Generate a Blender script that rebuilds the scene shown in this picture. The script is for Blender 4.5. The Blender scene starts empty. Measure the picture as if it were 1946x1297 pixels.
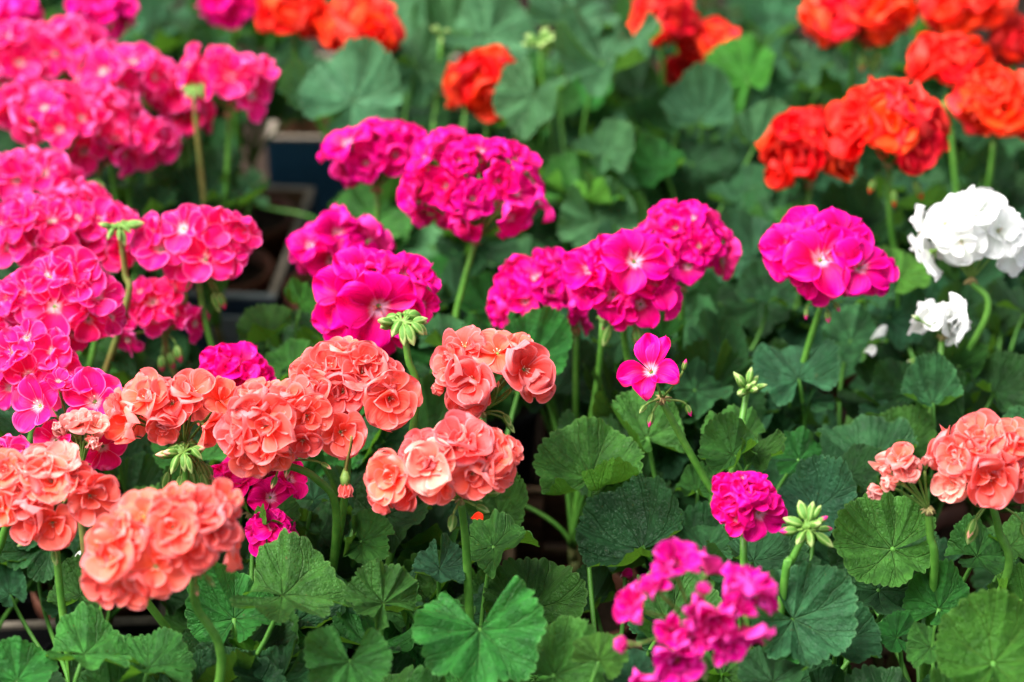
import bpy, math, random
import numpy as np
from mathutils import Vector, Matrix
R = math.radians
C = bpy.context.scene.collection
sc = bpy.context.scene
rnd = random.Random(11)

# ------------------------------------------------------------------ camera, sky, sun, exposure
PITCH = R(30)
FWD = Vector((0, math.cos(PITCH), -math.sin(PITCH)))
RIGHT = Vector((1, 0, 0))
UP = Vector((0, math.sin(PITCH), math.cos(PITCH)))
CAM = Vector((0, 0, .28)) - FWD * 1.65
cam_data = bpy.data.cameras.new('camera')
cam_data.lens = 85; cam_data.sensor_width = 36; cam_data.clip_start = .02; cam_data.clip_end = 500
cam_data.dof.use_dof = True; cam_data.dof.focus_distance = 1.56; cam_data.dof.aperture_fstop = 4.0
cam = bpy.data.objects.new('camera', cam_data); C.objects.link(cam)
cam.location = CAM; cam.rotation_euler = (math.pi/2 - PITCH, 0, 0)
sc.camera = cam
SUN_EL, SUN_AZ = R(60), R(-105)          # azimuth from +Y towards +X
w = bpy.data.worlds.new('World'); sc.world = w; w.use_nodes = True
nt = w.node_tree; bg = nt.nodes['Background']; bg.inputs['Strength'].default_value = .10
sky = nt.nodes.new('ShaderNodeTexSky'); sky.sky_type = 'NISHITA'; sky.sun_disc = False
sky.sun_elevation = SUN_EL; sky.sun_rotation = SUN_AZ; sky.air_density = 1.0; sky.dust_density = 3.0
hs = nt.nodes.new('ShaderNodeHueSaturation'); hs.inputs['Saturation'].default_value = .32
nt.links.new(sky.outputs[0], hs.inputs['Color']); nt.links.new(hs.outputs[0], bg.inputs['Color'])
sl = bpy.data.lights.new('sun', 'SUN'); sl.energy = 4.3; sl.angle = R(48); sl.color = (1, .965, .91)
so = bpy.data.objects.new('sun', sl); C.objects.link(so)
sd = Vector((math.sin(SUN_AZ)*math.cos(SUN_EL), math.cos(SUN_AZ)*math.cos(SUN_EL), math.sin(SUN_EL)))
so.rotation_euler = sd.to_track_quat('Z', 'Y').to_euler()
sc.view_settings.view_transform = 'Standard'; sc.view_settings.look = 'None'
sc.view_settings.exposure = 1.38; sc.view_settings.gamma = 1

K = 36/85/1946
def ray(px, py): return FWD + RIGHT*((px-973)*K) + UP*((648.5-py)*K)
def at(px, py, z):
    d = ray(px, py); return CAM + d*((z-CAM.z)/d.z)
def at_y(px, py, y):
    d = ray(px, py); return CAM + d*((y-CAM.y)/d.y)
def depth(p): return (p-CAM).dot(FWD)
def proj(p):
    v = p-CAM; d = v.dot(FWD); return 973+v.dot(RIGHT)/d/K, 648.5-v.dot(UP)/d/K
def camdir(a, b, c): return (RIGHT*a + UP*b - FWD*c).normalized()      # c>0 faces the viewer

# ------------------------------------------------------------------ materials
class N:
    def __init__(s, name):
        s.m = bpy.data.materials.new(name); s.m.use_nodes = True; s.t = s.m.node_tree
        s.t.nodes.clear(); s.out = s.t.nodes.new('ShaderNodeOutputMaterial')
    def n(s, typ, **kw):
        x = s.t.nodes.new(typ)
        for k, v in kw.items(): setattr(x, k, v)
        return x
    def put(s, inp, v):
        if hasattr(v, 'bl_idname') or hasattr(v, 'is_output'): s.t.links.new(v, inp)
        else: inp.default_value = v
    def math(s, op, a, b=0.0, c=None, clamp=False):
        x = s.n('ShaderNodeMath', operation=op, use_clamp=clamp); s.put(x.inputs[0], a); s.put(x.inputs[1], b)
        if c is not None: s.put(x.inputs[2], c)
        return x.outputs[0]
    def mix(s, f, a, b, blend='MIX'):
        x = s.n('ShaderNodeMixRGB', blend_type=blend); s.put(x.inputs[0], f); s.put(x.inputs[1], a); s.put(x.inputs[2], b)
        return x.outputs[0]
    def ramp(s, f, a, b):      # smoothstep a..b
        x = s.n('ShaderNodeMapRange', interpolation_type='SMOOTHSTEP'); s.put(x.inputs[0], f)
        x.inputs[1].default_value = a; x.inputs[2].default_value = b; return x.outputs[0]
    def noise(s, vec, scale, detail=3, rough=.5):
        x = s.n('ShaderNodeTexNoise'); s.t.links.new(vec, x.inputs['Vector']); x.inputs['Scale'].default_value = scale
        x.inputs['Detail'].default_value = detail; x.inputs['Roughness'].default_value = rough; return x.outputs['Fac']
    def bsdf(s, col, rough=.5, spec=.3, trans=0., tcol=None, bump=None, bs=.3, bd=.001, sheen=0.):
        p = s.n('ShaderNodeBsdfPrincipled'); s.put(p.inputs['Base Color'], col); s.put(p.inputs['Roughness'], rough)
        p.inputs['Specular IOR Level'].default_value = spec
        if sheen: p.inputs['Sheen Weight'].default_value = sheen; p.inputs['Sheen Roughness'].default_value = .4
        if bump is not None:
            b = s.n('ShaderNodeBump'); s.put(b.inputs['Height'], bump); b.inputs['Strength'].default_value = bs; b.inputs['Distance'].default_value = bd
            s.t.links.new(b.outputs[0], p.inputs['Normal'])
        r = p.outputs[0]
        if trans:
            t = s.n('ShaderNodeBsdfTranslucent'); s.put(t.inputs[0], tcol if tcol is not None else col)
            mx = s.n('ShaderNodeMixShader'); mx.inputs[0].default_value = trans
            s.t.links.new(r, mx.inputs[1]); s.t.links.new(t.outputs[0], mx.inputs[2]); r = mx.outputs[0]
        s.t.links.new(r, s.out.inputs[0]); return s.m

def rgba(c): return (c[0], c[1], c[2], 1)
def petal_mat(name, deep, tip, rim, eye, eye_amt, eye_len, vein, trans=.33):
    s = N(name)
    uv = s.n('ShaderNodeUVMap', uv_map='UVMap').outputs[0]
    sep = s.n('ShaderNodeSeparateXYZ'); s.t.links.new(uv, sep.inputs[0])
    x, u = sep.outputs[0], sep.outputs[1]
    v = s.math('ABSOLUTE', s.math('MULTIPLY_ADD', x, 2., -1.))
    obj = s.n('ShaderNodeObjectInfo').outputs['Random']
    geo = s.n('ShaderNodeTexCoord').outputs['Object']
    blotch = s.noise(geo, 2.6, 3)
    f = s.math('MULTIPLY_ADD', blotch, .5, s.math('MULTIPLY', u, .8))
    col = s.mix(s.ramp(f, .25, .95), rgba(deep), rgba(tip))
    edge = s.ramp(s.math('MAXIMUM', s.math('POWER', v, 2.), s.math('POWER', u, 1.6)), .72, 1.)
    col = s.mix(s.math('MULTIPLY', edge, .75), col, rgba(rim))
    # long fine veins fanning out from the claw
    sc_ = s.n('ShaderNodeCombineXYZ'); s.put(sc_.inputs[0], s.math('MULTIPLY', x, 26.)); s.put(sc_.inputs[1], s.math('MULTIPLY', u, 1.6))
    s.put(sc_.inputs[2], s.math('MULTIPLY', obj, 20.))
    lines = s.noise(sc_.outputs[0], 1.0, 2)
    col = s.mix(s.math('MULTIPLY', s.ramp(lines, .5, .72), vein), col, rgba([c*.72 for c in deep]))
    # pale eye, streaked
    ef = s.math('MULTIPLY_ADD', lines, .25, u)
    em = s.math('SUBTRACT', 1., s.ramp(ef, eye_len*.55, eye_len+.1))
    col = s.mix(s.math('MULTIPLY', em, eye_amt), col, rgba(eye))
    hv = s.n('ShaderNodeHueSaturation'); s.put(hv.inputs['Color'], col)
    s.put(hv.inputs['Value'], s.math('MULTIPLY_ADD', obj, .3, .85)); s.put(hv.inputs['Hue'], s.math('MULTIPLY_ADD', obj, .014, .493))
    back = s.n('ShaderNodeNewGeometry').outputs['Backfacing']
    c2 = s.mix(s.math('MULTIPLY', back, .22), hv.outputs[0], rgba([.5*c+.5*min(1, c+.25) for c in tip]))
    bmp = s.math('ADD', lines, s.math('MULTIPLY', blotch, .8))
    return s.bsdf(c2, .48, .14, trans, c2, bmp, .6, .0009)

PETAL = {
 'pink':   petal_mat('petal_pink', (.88,.002,.095), (.90,.010,.22), (.94,.19,.53), (.94,.62,.72), .9, .27, .35),
 'magenta':petal_mat('petal_magenta', (.50,.0,.06), (.93,.0,.27), (.94,.008,.38), (.94,.62,.84), .8, .28, .5),
 'coral':  petal_mat('petal_coral', (.95,.080,.028), (.98,.175,.145), (.98,.34,.36), (.96,.45,.22), .4, .22, .25, .4),  # pale pink rim: lighter petal edge plus painted-in highlights
 'salmon': petal_mat('petal_salmon', (.95,.20,.13), (.96,.36,.31), (.97,.54,.51), (.96,.66,.45), .4, .28, .2, .4),
 'red':    petal_mat('petal_red', (.84,.004,.002), (.97,.019,.005), (.98,.07,.035), (.80,.01,.004), .2, .2, .25),
 'crimson':petal_mat('petal_crimson', (.56,.0,.001), (.76,.005,.002), (.84,.03,.015), (.6,.0,.0), .2, .2, .25),
 'white':  petal_mat('petal_white', (.84,.87,.80), (.91,.92,.91), (.93,.93,.93), (.80,.86,.66), .3, .2, .04, .42),
 'fuchsia':petal_mat('petal_fuchsia', (.48,.0,.05), (.86,.002,.32), (.93,.08,.52), (.94,.40,.60), .3, .25, .35),
}

def leaf_mat(name, base, light, vein, back, zone):
    s = N(name)
    uv = s.n('ShaderNodeUVMap', uv_map='UVMap').outputs[0]       # x: position within lobe (-.5...5)+.5, y: radius
    sep = s.n('ShaderNodeSeparateXYZ'); s.t.links.new(uv, sep.inputs[0])
    t = s.math('ABSOLUTE', s.math('SUBTRACT', sep.outputs[0], .5)); r = sep.outputs[1]
    obj = s.n('ShaderNodeObjectInfo').outputs['Random']
    geo = s.n('ShaderNodeTexCoord').outputs['Object']
    sepo = s.n('ShaderNodeVectorMath', operation='ADD'); s.t.links.new(geo, sepo.inputs[0])
    cmb = s.n('ShaderNodeCombineXYZ'); s.put(cmb.inputs[2], obj); s.t.links.new(cmb.outputs[0], sepo.inputs[1])
    P = sepo.outputs[0]
    big = s.noise(P, 2.4, 3); fine = s.noise(P, 60, 3, .6); mid = s.noise(P, 9, 3, .55)
    arc = s.math('MULTIPLY', t, .8)
    d1 = s.math('ABSOLUTE', s.math('ADD', s.math('MULTIPLY', arc, r), s.math('MULTIPLY', s.math('MULTIPLY_ADD', big, .16, -.08), r)))                              # distance from the main vein
    wob = s.math('MULTIPLY_ADD', mid, .05, -.025)
    def line(d, wdt): return s.math('SUBTRACT', 1., s.ramp(s.math('ABSOLUTE', d), 0., wdt))
    main = s.math('MULTIPLY', line(d1, .020), s.math('SUBTRACT', 1.05, r))
    def fork(r0, slope, wdt):
        f = s.math('SUBTRACT', s.math('ADD', d1, s.math('MULTIPLY', wob, .5)), s.math('MULTIPLY', s.math('SUBTRACT', r, r0), slope))
        return s.math('MULTIPLY', line(f, wdt), s.ramp(r, r0, r0+.05))
    forks = s.math('MAXIMUM', fork(.38, .34, .014), s.math('MULTIPLY', fork(.62, .42, .010), .7))
    forks = s.math('MAXIMUM', forks, s.math('MULTIPLY', fork(.22, .85, .008), .4))
    vn = s.math('MAXIMUM', main, s.math('MULTIPLY', forks, .6))
    net = s.n('ShaderNodeTexVoronoi', feature='DISTANCE_TO_EDGE'); s.t.links.new(P, net.inputs['Vector']); net.inputs['Scale'].default_value = 20
    netl = s.math('SUBTRACT', 1., s.ramp(net.outputs['Distance'], 0., .12))
    col = s.mix(s.ramp(s.math('ADD', s.math('MULTIPLY', big, .7), s.math('MULTIPLY', mid, .3)), .3, .7), rgba([c*.72 for c in base]), rgba([c*1.0 for c in light]))
    zb = s.math('MULTIPLY', s.ramp(s.math('ADD', r, s.math('MULTIPLY', mid, .15)), .38, .52), s.math('SUBTRACT', 1., s.ramp(s.math('ADD', r, s.math('MULTIPLY', mid, .15)), .66, .86)))
    col = s.mix(s.math('MULTIPLY', zb, s.math('MULTIPLY', s.math('POWER', obj, 1.5), zone)), col, rgba([c*.5 for c in base]))
    col = s.mix(s.math('MULTIPLY', vn, .55), col, rgba(vein))
    col = s.mix(s.math('MULTIPLY', s.ramp(r, .955, 1.), .4), col, rgba(vein))
    col = s.mix(s.math('MULTIPLY', netl, .09), col, rgba(vein))
    # a few brown specks and a slightly yellowed margin on some leaves
    sp = s.noise(P, 13, 1); spots = s.math('MULTIPLY', s.ramp(sp, .76, .80), .7)
    col = s.mix(spots, col, (.10, .06, .02, 1))
    hv = s.n('ShaderNodeHueSaturation'); s.put(hv.inputs['Color'], col)
    s.put(hv.inputs['Value'], s.math('MULTIPLY_ADD', obj, .7, .68)); s.put(hv.inputs['Hue'], s.math('MULTIPLY_ADD', s.math('FRACT', s.math('MULTIPLY', obj, 7.3)), .035, .482))
    bf = s.n('ShaderNodeNewGeometry').outputs['Backfacing']
    c2 = s.mix(s.math('MULTIPLY', bf, .7), hv.outputs[0], rgba(back))
    h = s.math('SUBTRACT', s.math('MULTIPLY_ADD', fine, .12, s.math('MULTIPLY', mid, .9)), s.math('MULTIPLY_ADD', vn, .9, s.math('MULTIPLY', netl, .12)))
    return s.bsdf(c2, s.math('MULTIPLY_ADD', fine, .2, .36), .2, .26, s.mix(.5, c2, (.16,.38,.02,1)), h, .9, .003)
LEAF = {
 'g': leaf_mat('leaf_green', (.018,.098,.014), (.036,.168,.023), (.10,.26,.06), (.085,.27,.02), .55),
 'y': leaf_mat('leaf_bright', (.028,.125,.012), (.052,.19,.020), (.15,.34,.06), (.11,.30,.02), .3),
 'b': leaf_mat('leaf_bluish', (.015,.068,.026), (.031,.130,.047), (.085,.21,.085), (.06,.20,.03), .8),
 'd': leaf_mat('leaf_dark', (.007,.036,.009), (.015,.072,.017), (.038,.11,.032), (.028,.10,.012), .8),
 'p': leaf_mat('leaf_pale', (.040,.145,.055), (.072,.215,.088), (.16,.34,.15), (.11,.30,.05), .5),
}
def simple(name, a, b, scale, rough=.5, spec=.3, bs=.3, bd=.002, stretch=(1,1,1), trans=0):
    s = N(name); geo = s.n('ShaderNodeTexCoord').outputs['Object']
    mp = s.n('ShaderNodeMapping'); mp.inputs['Scale'].default_value = stretch; s.t.links.new(geo, mp.inputs[0])
    n1 = s.noise(mp.outputs[0], scale, 5, .6); n2 = s.noise(mp.outputs[0], scale*5, 3, .6)
    f = s.ramp(s.math('MULTIPLY_ADD', n2, .4, s.math('MULTIPLY', n1, .6)), .35, .65)
    col = s.mix(f, rgba(a), rgba(b))
    return s.bsdf(col, rough, spec, trans, None, n2, bs, bd)
STEM = simple('stem_green', (.055,.19,.02), (.11,.29,.04), 40, .45, .35, .2, .0006, trans=.08)
STALK = simple('stalk_green', (.045,.17,.02), (.09,.25,.035), 40, .5, .3, .2, .0006, trans=.08)
STEMR = simple('stem_reddish', (.16,.10,.03), (.17,.22,.05), 40, .5, .3, .2, .0006)
WOODY = simple('stem_woody', (.10,.075,.03), (.09,.12,.035), 30, .7, .2, .5, .002)
CALYX = simple('calyx_green', (.11,.24,.035), (.20,.33,.07), 120, .5, .3, .2, .0005, trans=.15)
BRACT = simple('dry_bract', (.24,.17,.07), (.33,.30,.12), 120, .8, .2, .3, .0005)
STAMEN = simple('stamen', (.80,.45,.35), (.9,.75,.55), 300, .5, .3)
STAMENR = simple('stamen_dark', (.55,.03,.06), (.8,.25,.12), 300, .5, .3)
SOIL = simple('potting_soil', (.012,.008,.005), (.035,.022,.014), 60, .95, .1, 1., .006)
POT = simple('pot_terracotta', (.10,.032,.018), (.14,.048,.026), 14, .6, .3, .2, .001)
POTB = simple('pot_black', (.012,.012,.013), (.022,.022,.024), 14, .5, .35, .2, .001)
CARD = simple('card_edge', (.17,.145,.115), (.25,.21,.165), 60, .9, .1, .6, .002)
NAVY = simple('card_navy', (.008,.018,.036), (.014,.030,.055), 9, .45, .35, .15, .001)
BLUE = simple('card_blue', (.012,.060,.12), (.020,.085,.16), 9, .5, .3, .15, .001)
BLACK = simple('card_black', (.009,.010,.012), (.020,.021,.024), 9, .5, .35, .25, .001)
GREY_AND_SHEEN = simple('card_grey_and_sheen', (.13,.16,.165), (.18,.21,.22), 12, .6, .25, .15, .001)  # grey card of the flap, also a pale reflection painted on the front rim
KRAFT = simple('card_kraft', (.15,.09,.05), (.21,.13,.075), 12, .8, .15, .2, .001)
WOOD = simple('crate_wood', (.055,.028,.017), (.13,.070,.042), 9, .8, .15, .8, .003, (1.2,14,14))
WOODL = simple('crate_wood_worn', (.15,.09,.055), (.27,.18,.11), 12, .8, .15, .8, .003, (1.2,14,14))
GROUND = simple('bench_boards', (.020,.013,.010), (.05,.032,.022), 5, .9, .1, .8, .004, (1,10,1))
def bud_mat(name, tip):
    s = N(name); uv = s.n('ShaderNodeUVMap', uv_map='UVMap').outputs[0]
    sep = s.n('ShaderNodeSeparateXYZ'); s.t.links.new(uv, sep.inputs[0])
    geo = s.n('ShaderNodeTexCoord').outputs['Object']; n = s.noise(geo, 200, 2)
    wv = s.math('MULTIPLY', s.math('SINE', s.math('MULTIPLY', sep.outputs[0], 31.4)), .09)
    f = s.ramp(s.math('ADD', sep.outputs[1], s.math('ADD', wv, s.math('MULTIPLY', n, .1))), .68, .82)
    g = s.mix(s.ramp(s.math('SINE', s.math('MULTIPLY', sep.outputs[0], 31.4)), .2, .9), (.09,.23,.03,1), (.24,.38,.09,1))
    return s.bsdf(s.mix(f, g, rgba(tip)), .5, .3, .2, None, n, .3, .0006)
BUD = {k: bud_mat('bud_'+k, c) for k, c in dict(pink=(.75,.03,.16), magenta=(.72,.01,.22), coral=(.85,.42,.28), green=(.34,.46,.15), white=(.6,.68,.4), red=(.7,.05,.02)).items()}
BUD['salmon'] = BUD['coral']; BUD['crimson'] = BUD['red']; BUD['fuchsia'] = BUD['magenta']

# ------------------------------------------------------------------ mesh helpers
class MB:
    def __init__(s): s.v = []; s.f = []; s.mi = []; s.uv = []
    def grid(s, P, UV, mi=0, wrap=False):            # P[i][j]
        o = len(s.v); n, m = len(P), len(P[0])
        for row in P: s.v += [tuple(p) for p in row]
        for i in range(n-1):
            for j in range(m-1 if not wrap else m):
                k = (j+1) % m
                s.f.append((o+i*m+j, o+i*m+k, o+(i+1)*m+k, o+(i+1)*m+j)); s.mi.append(mi)
                u2 = UV[i][j+1] if j+1 < len(UV[i]) else UV[i][k]; u3 = UV[i+1][j+1] if j+1 < len(UV[i]) else UV[i+1][k]
                s.uv += [UV[i][j], u2, u3, UV[i+1][j]]
    def tube(s, pts, rad, mi=0, sides=6, cap=True):
        pts = [Vector(p) for p in pts]; n = len(pts); rows = []; uv = []
        if not hasattr(rad, '__len__'): rad = [rad]*n
        t0 = (pts[1]-pts[0]).normalized(); a = t0.orthogonal().normalized()
        for i in range(n):
            t = (pts[min(i+1, n-1)]-pts[max(i-1, 0)])
            t = t.normalized() if t.length > 1e-9 else t0
            a = (a - t*a.dot(t)); a = a.normalized() if a.length > 1e-6 else t.orthogonal().normalized()
            b = t.cross(a)
            rows.append([pts[i]+(a*math.cos(q)+b*math.sin(q))*rad[i] for q in [2*math.pi*k/sides for k in range(sides)]])
            uv.append([(k/sides, i/(n-1)) for k in range(sides+1)])
        o = len(s.v); s.grid(rows, uv, mi, True)
        if cap:
            for i, rev in ((0, True), (n-1, False)):
                f = [o+i*sides+k for k in range(sides)]
                if rev: f.reverse()
                s.f.append(tuple(f)); s.mi.append(mi); s.uv += [(.5, i/(n-1))]*sides
    def box(s, M, mi=0):                              # unit cube -.5...5 under matrix M
        o = len(s.v)
        for z in (-.5, .5):
            for y in (-.5, .5):
                for x in (-.5, .5): s.v.append(tuple(M @ Vector((x, y, z))))
        for f in ((0,2,3,1), (4,5,7,6), (0,1,5,4), (2,6,7,3), (0,4,6,2), (1,3,7,5)):
            s.f.append(tuple(o+i for i in f)); s.mi.append(mi); s.uv += [(0,0),(1,0),(1,1),(0,1)]
    def mesh(s, name, mats, smooth=True):
        me = bpy.data.meshes.new(name); me.from_pydata(s.v, [], s.f)
        for m in mats: me.materials.append(m)
        me.polygons.foreach_set('material_index', s.mi)
        me.polygons.foreach_set('use_smooth', [smooth]*len(s.f))
        l = me.uv_layers.new(name='UVMap'); l.data.foreach_set('uv', [c for q in s.uv for c in q])
        me.update(); return me
def link(name, me, parent=None, M=None):
    o = bpy.data.objects.new(name, me); C.objects.link(o)
    if parent is not None: o.parent = parent
    if M is not None: o.matrix_basis = M
    return o
def tag(o, label=None, cat=None, group=None, kind=None):
    if label: o['label'] = label
    if cat: o['category'] = cat
    if group: o['group'] = group
    if kind: o['kind'] = kind
    return o
def frame(pos, nrm, ref, s=1.):
    n = nrm.normalized(); y = ref - n*ref.dot(n)
    y = y.normalized() if y.length > 1e-5 else n.orthogonal().normalized()
    x = y.cross(n)
    return Matrix(((x.x*s, y.x*s, n.x*s, pos.x), (x.y*s, y.y*s, n.y*s, pos.y), (x.z*s, y.z*s, n.z*s, pos.z), (0, 0, 0, 1)))
def bez(a, b, c, d, n=12):
    return [a*(1-t)**3 + b*3*t*(1-t)**2 + c*3*t*t*(1-t) + d*t**3 for t in [i/n for i in range(n+1)]]

# ------------------------------------------------------------------ florets (unit radius 1)
def petal(mb, r, ang, L, W, e0, e1, cup, ruf, twist=0, z0=0, base=.05, notch=0.):
    us = [0, .1, .22, .36, .5, .63, .75, .85, .93, .98, 1.0]; nv = 9
    h = 0; rho = base; zz = z0; prev = 0; ph = r.uniform(0, 6.28); ph2 = r.uniform(0, 6.28); side = r.uniform(-.12, .12)
    k = r.uniform(2.2, 4.2); curl = r.uniform(-.5, .35)
    rows = []; uv = []
    for u in us:
        du = u-prev; prev = u
        e = e0 + (e1-e0)*min(1, u*1.25)**1.1 + curl*max(0, u-.7)*1.2
        rho += L*du*math.cos(e); zz += L*du*math.sin(e)
        if u > .60: wd = math.sqrt(max(0, 1-((u-.60)/.40)**2))
        else: q = u/.60; wd = .16+.84*(q*q*(3-2*q))**.85
        hw = W*wd; row = []; ruv = []
        for j in range(nv):
            v = 1-2*j/(nv-1)
            nx = -math.sin(e); nz = math.cos(e)
            off = cup*hw*v*v*1.1 + ruf*L*u*u*(math.sin(k*v*1.6+ph)+.5*math.sin(k*v*3.1+ph2))*.12 + twist*v*hw*u
            back = -notch*L*(1-abs(v))**1.5*max(0, u-.8)*2.5 - .10*L*v*v*u*wd + .02*L*math.sin(9*v+ph2)*max(0, u-.75)*4*wd
            x = rho + back*math.cos(e) + nx*off; y = v*hw + side*u*L; z = zz + back*math.sin(e) + nz*off
            ca, sa = math.cos(ang), math.sin(ang)
            row.append((x*ca-y*sa, x*sa+y*ca, z)); ruv.append((v*.5+.5, u))
        rows.append(row); uv.append(ruv)
    mb.grid(rows, uv, 0)
def floret(kind, seed, openness=1.):
    r = random.Random(seed*77+hash_s(kind)); mb = MB()
    U = r.uniform
    def ring(n, a0, L, W, e0, e1, cup, ruf, z0=0, base=.05, aj=.12, notch=0.):
        for i in range(n):
            petal(mb, r, a0+2*math.pi*i/n+U(-aj, aj), L*U(.9, 1.08), W*U(.88, 1.1), e0+U(-.15, .15), e1+U(-.25, .25), cup*U(.4, 1.5), ruf*U(.6, 1.5),
                  U(-.25, .25), z0+.015*(i % 2), base, notch*U(.2, 1))
    a0 = math.pi/2
    if kind in ('pink',):
        s_ = .5
        for i, a in enumerate((a0-.40, a0+.40, a0-1.62, a0+1.62, a0+math.pi)):
            petal(mb, r, a+U(-.13, .13), U(.92, 1.12), U(.46, .56) if i < 2 else U(.50, .64), U(.35, .95)*openness**.3, U(-.4, .4)+.2*(openness-.8), U(.1, .6), U(.5, 1.6), U(-.25, .25), .012*i)
    elif kind == 'magenta':
        if seed % 4 != 3:
            for i, a in enumerate((a0-.42, a0+.42, a0-1.62, a0+1.62, a0+math.pi)):
                petal(mb, r, a+U(-.14, .14), U(.92, 1.14), U(.48, .66), U(.4, 1.0), U(-.5, .4), U(.1, .6), U(.8, 2.0), U(-.3, .3), .012*i)
            if seed % 4 == 1: ring(3, U(0, 6), .55, .34, 1.2, .6, .6, 1.5, .03)
        else:
            ring(5, a0, 1.02, .62, .6, -.1, .3, 1.7, aj=.2); ring(4, a0+.5, .70, .42, 1.05, .4, .6, 1.9, .04, aj=.3)
    elif kind == 'fuchsia':
        ring(5, a0, 1.3, .54, .9, .15+.3*openness, .7, 1.2, aj=.2)
        ring(2, a0+.6, .6, .35, 1.35, 1., .8, .8, .03)
    elif kind in ('coral', 'salmon'):
        o = openness
        ring(3, a0+.2, 1.05, .72, .40+.25*o, -.2+.22*o, .35, 1.2, 0, aj=.3, notch=.3)
        ring(2+seed % 2, a0+.2+math.pi/3, 1.0, .68, .5+.3*o, .0+.25*o, .45, 1.3, .03, aj=.45, notch=.3)
        ring(2, U(0, 6), .62, .38, .95, .5, .7, 1.6, .05, aj=1.1)
        if seed % 2: ring(2, U(0, 6), .42, .28, 1.3, .9, .7, 1.6, .06, aj=.9)
    elif kind in ('red', 'crimson'):
        ring(4, a0, 1.04, .74, .5, -.05, .3, 1.5); ring(3, a0+.7, .95, .68, .75, .2, .4, 1.7, .04, aj=.3)
        ring(3, U(0, 6), .6, .42, 1.15, .7, .7, 1.8, .06, aj=.4)
    elif kind == 'white':
        ring(5, a0, 1.05, .64, .45, -.1, .25, .7); ring(2+seed % 2, a0+.6, .70, .45, .85, .35, .5, .9, .04, aj=.4)
    # calyx, tube and stamens
    mb.tube([(0, 0, -.30), (0, 0, -.12), (0, 0, .02), (0, 0, .07)], [.05, .085, .09, .05], 1, 7)
    for i in range(5):
        a = 2*math.pi*i/5+.3; ca, sa = math.cos(a), math.sin(a)
        q = [(.06, -.14), (.16, -.10), (.26, -.02), (.34, .03)]; ww = [.05, .07, .045, .005]
        rows = [[(x*ca-y*sa, x*sa+y*ca, z-.03) for y in (-wd, wd)] for (x, z), wd in zip(q, ww)]
        mb.grid(rows, [[(0, 0), (1, 0)]]*4, 1)
    nst = 7 if kind != 'white' else 5
    for i in range(nst):
        a = U(0, 6.28); b = U(.03, .13); l = U(.16, .30)
        mb.tube([(b*.4*math.cos(a), b*.4*math.sin(a), .04), (b*math.cos(a), b*math.sin(a), l*.7), (b*1.4*math.cos(a), b*1.4*math.sin(a), l)], [.010, .009, .018], 2, 4)
    return mb.mesh('flower_'+kind, [PETAL[kind], CALYX, STAMEN if kind in ('coral', 'salmon', 'pink', 'white') else STAMENR])
def hash_s(s): return sum((i+1)*ord(c) for i, c in enumerate(s))
NV = 8
FL = {k: [floret(k, i, [1., .3, 1.6, .8, .5, 1.3, .1, 1.1][i]) for i in range(NV)] for k in PETAL}
def halfopen(kind, seed):         # a tightly cupped flower just opening
    r = random.Random(seed+5); mb = MB()
    for i in range(5):
        petal(mb, r, 2*math.pi*i/5+r.uniform(-.1, .1), .95, .40, 1.45, 1.15+r.uniform(0, .25), .9, .6, .2, 0, .05)
    for i in range(4):
        petal(mb, r, 2*math.pi*i/4+.6, .9, .34, 1.5, 1.5, 1.0, .6, .2, 0, .02)
    mb.tube([(0, 0, -.30), (0, 0, -.12), (0, 0, .02), (0, 0, .12)], [.05, .10, .13, .08], 1, 7)
    for i in range(5):
        a = 2*math.pi*i/5; ca, sa = math.cos(a), math.sin(a)
        q = [(.10, -.08), (.17, .1), (.2, .3), (.21, .46)]; ww = [.06, .09, .06, .006]
        mb.grid([[(x*ca-y*sa, x*sa+y*ca, z) for y in (-wd, wd)] for (x, z), wd in zip(q, ww)], [[(0, 0), (1, 0)]]*4, 1)
    return mb.mesh('half_open_'+kind, [PETAL[kind], CALYX])
HO = {k: [halfopen(k, i) for i in range(3)] for k in PETAL}
def bud_mesh(kind, slim=1.):
    mb = MB(); rows = []; uv = []
    prof = [(0, .12), (.07, .30), (.22, .48), (.45, .54), (.7, .42), (.9, .18), (1., .02)]
    for t, q in prof:
        rows.append([(q*slim*(1+.06*math.cos(5*a))*math.cos(a), q*slim*(1+.06*math.cos(5*a))*math.sin(a), t*2.) for a in [2*math.pi*k/15 for k in range(15)]])
        uv.append([(k/15, t) for k in range(16)])
    mb.grid(rows, uv, 0, True)
    return mb.mesh('bud_'+kind, [BUD[kind]])
def lone_flower():
    r = random.Random(4); mb = MB()
    for an, L, W in ((74, 1.15, .40), (104, 1.18, .42), (198, 1.02, .40), (268, 1.02, .42), (338, 1.05, .44)):
        petal(mb, r, R(an), L, W, .75, -.1, .45, 1.5, r.uniform(-.2, .2), .01*(an % 3))
    mb.tube([(0, 0, -.30), (0, 0, -.12), (0, 0, .02), (0, 0, .07)], [.05, .085, .09, .05], 1, 7)
    for i in range(6): mb.tube([(0, 0, .03), (.05*math.cos(i), .05*math.sin(i), .15), (.08*math.cos(i), .08*math.sin(i), .24)], [.012, .01, .018], 2, 4)
    return mb.mesh('flower_single', [PETAL['magenta'], CALYX, STAMENR])
LONE = lone_flower()
BM = {k: [bud_mesh(k, s) for s in (1., .8)] for k in BUD}

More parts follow.
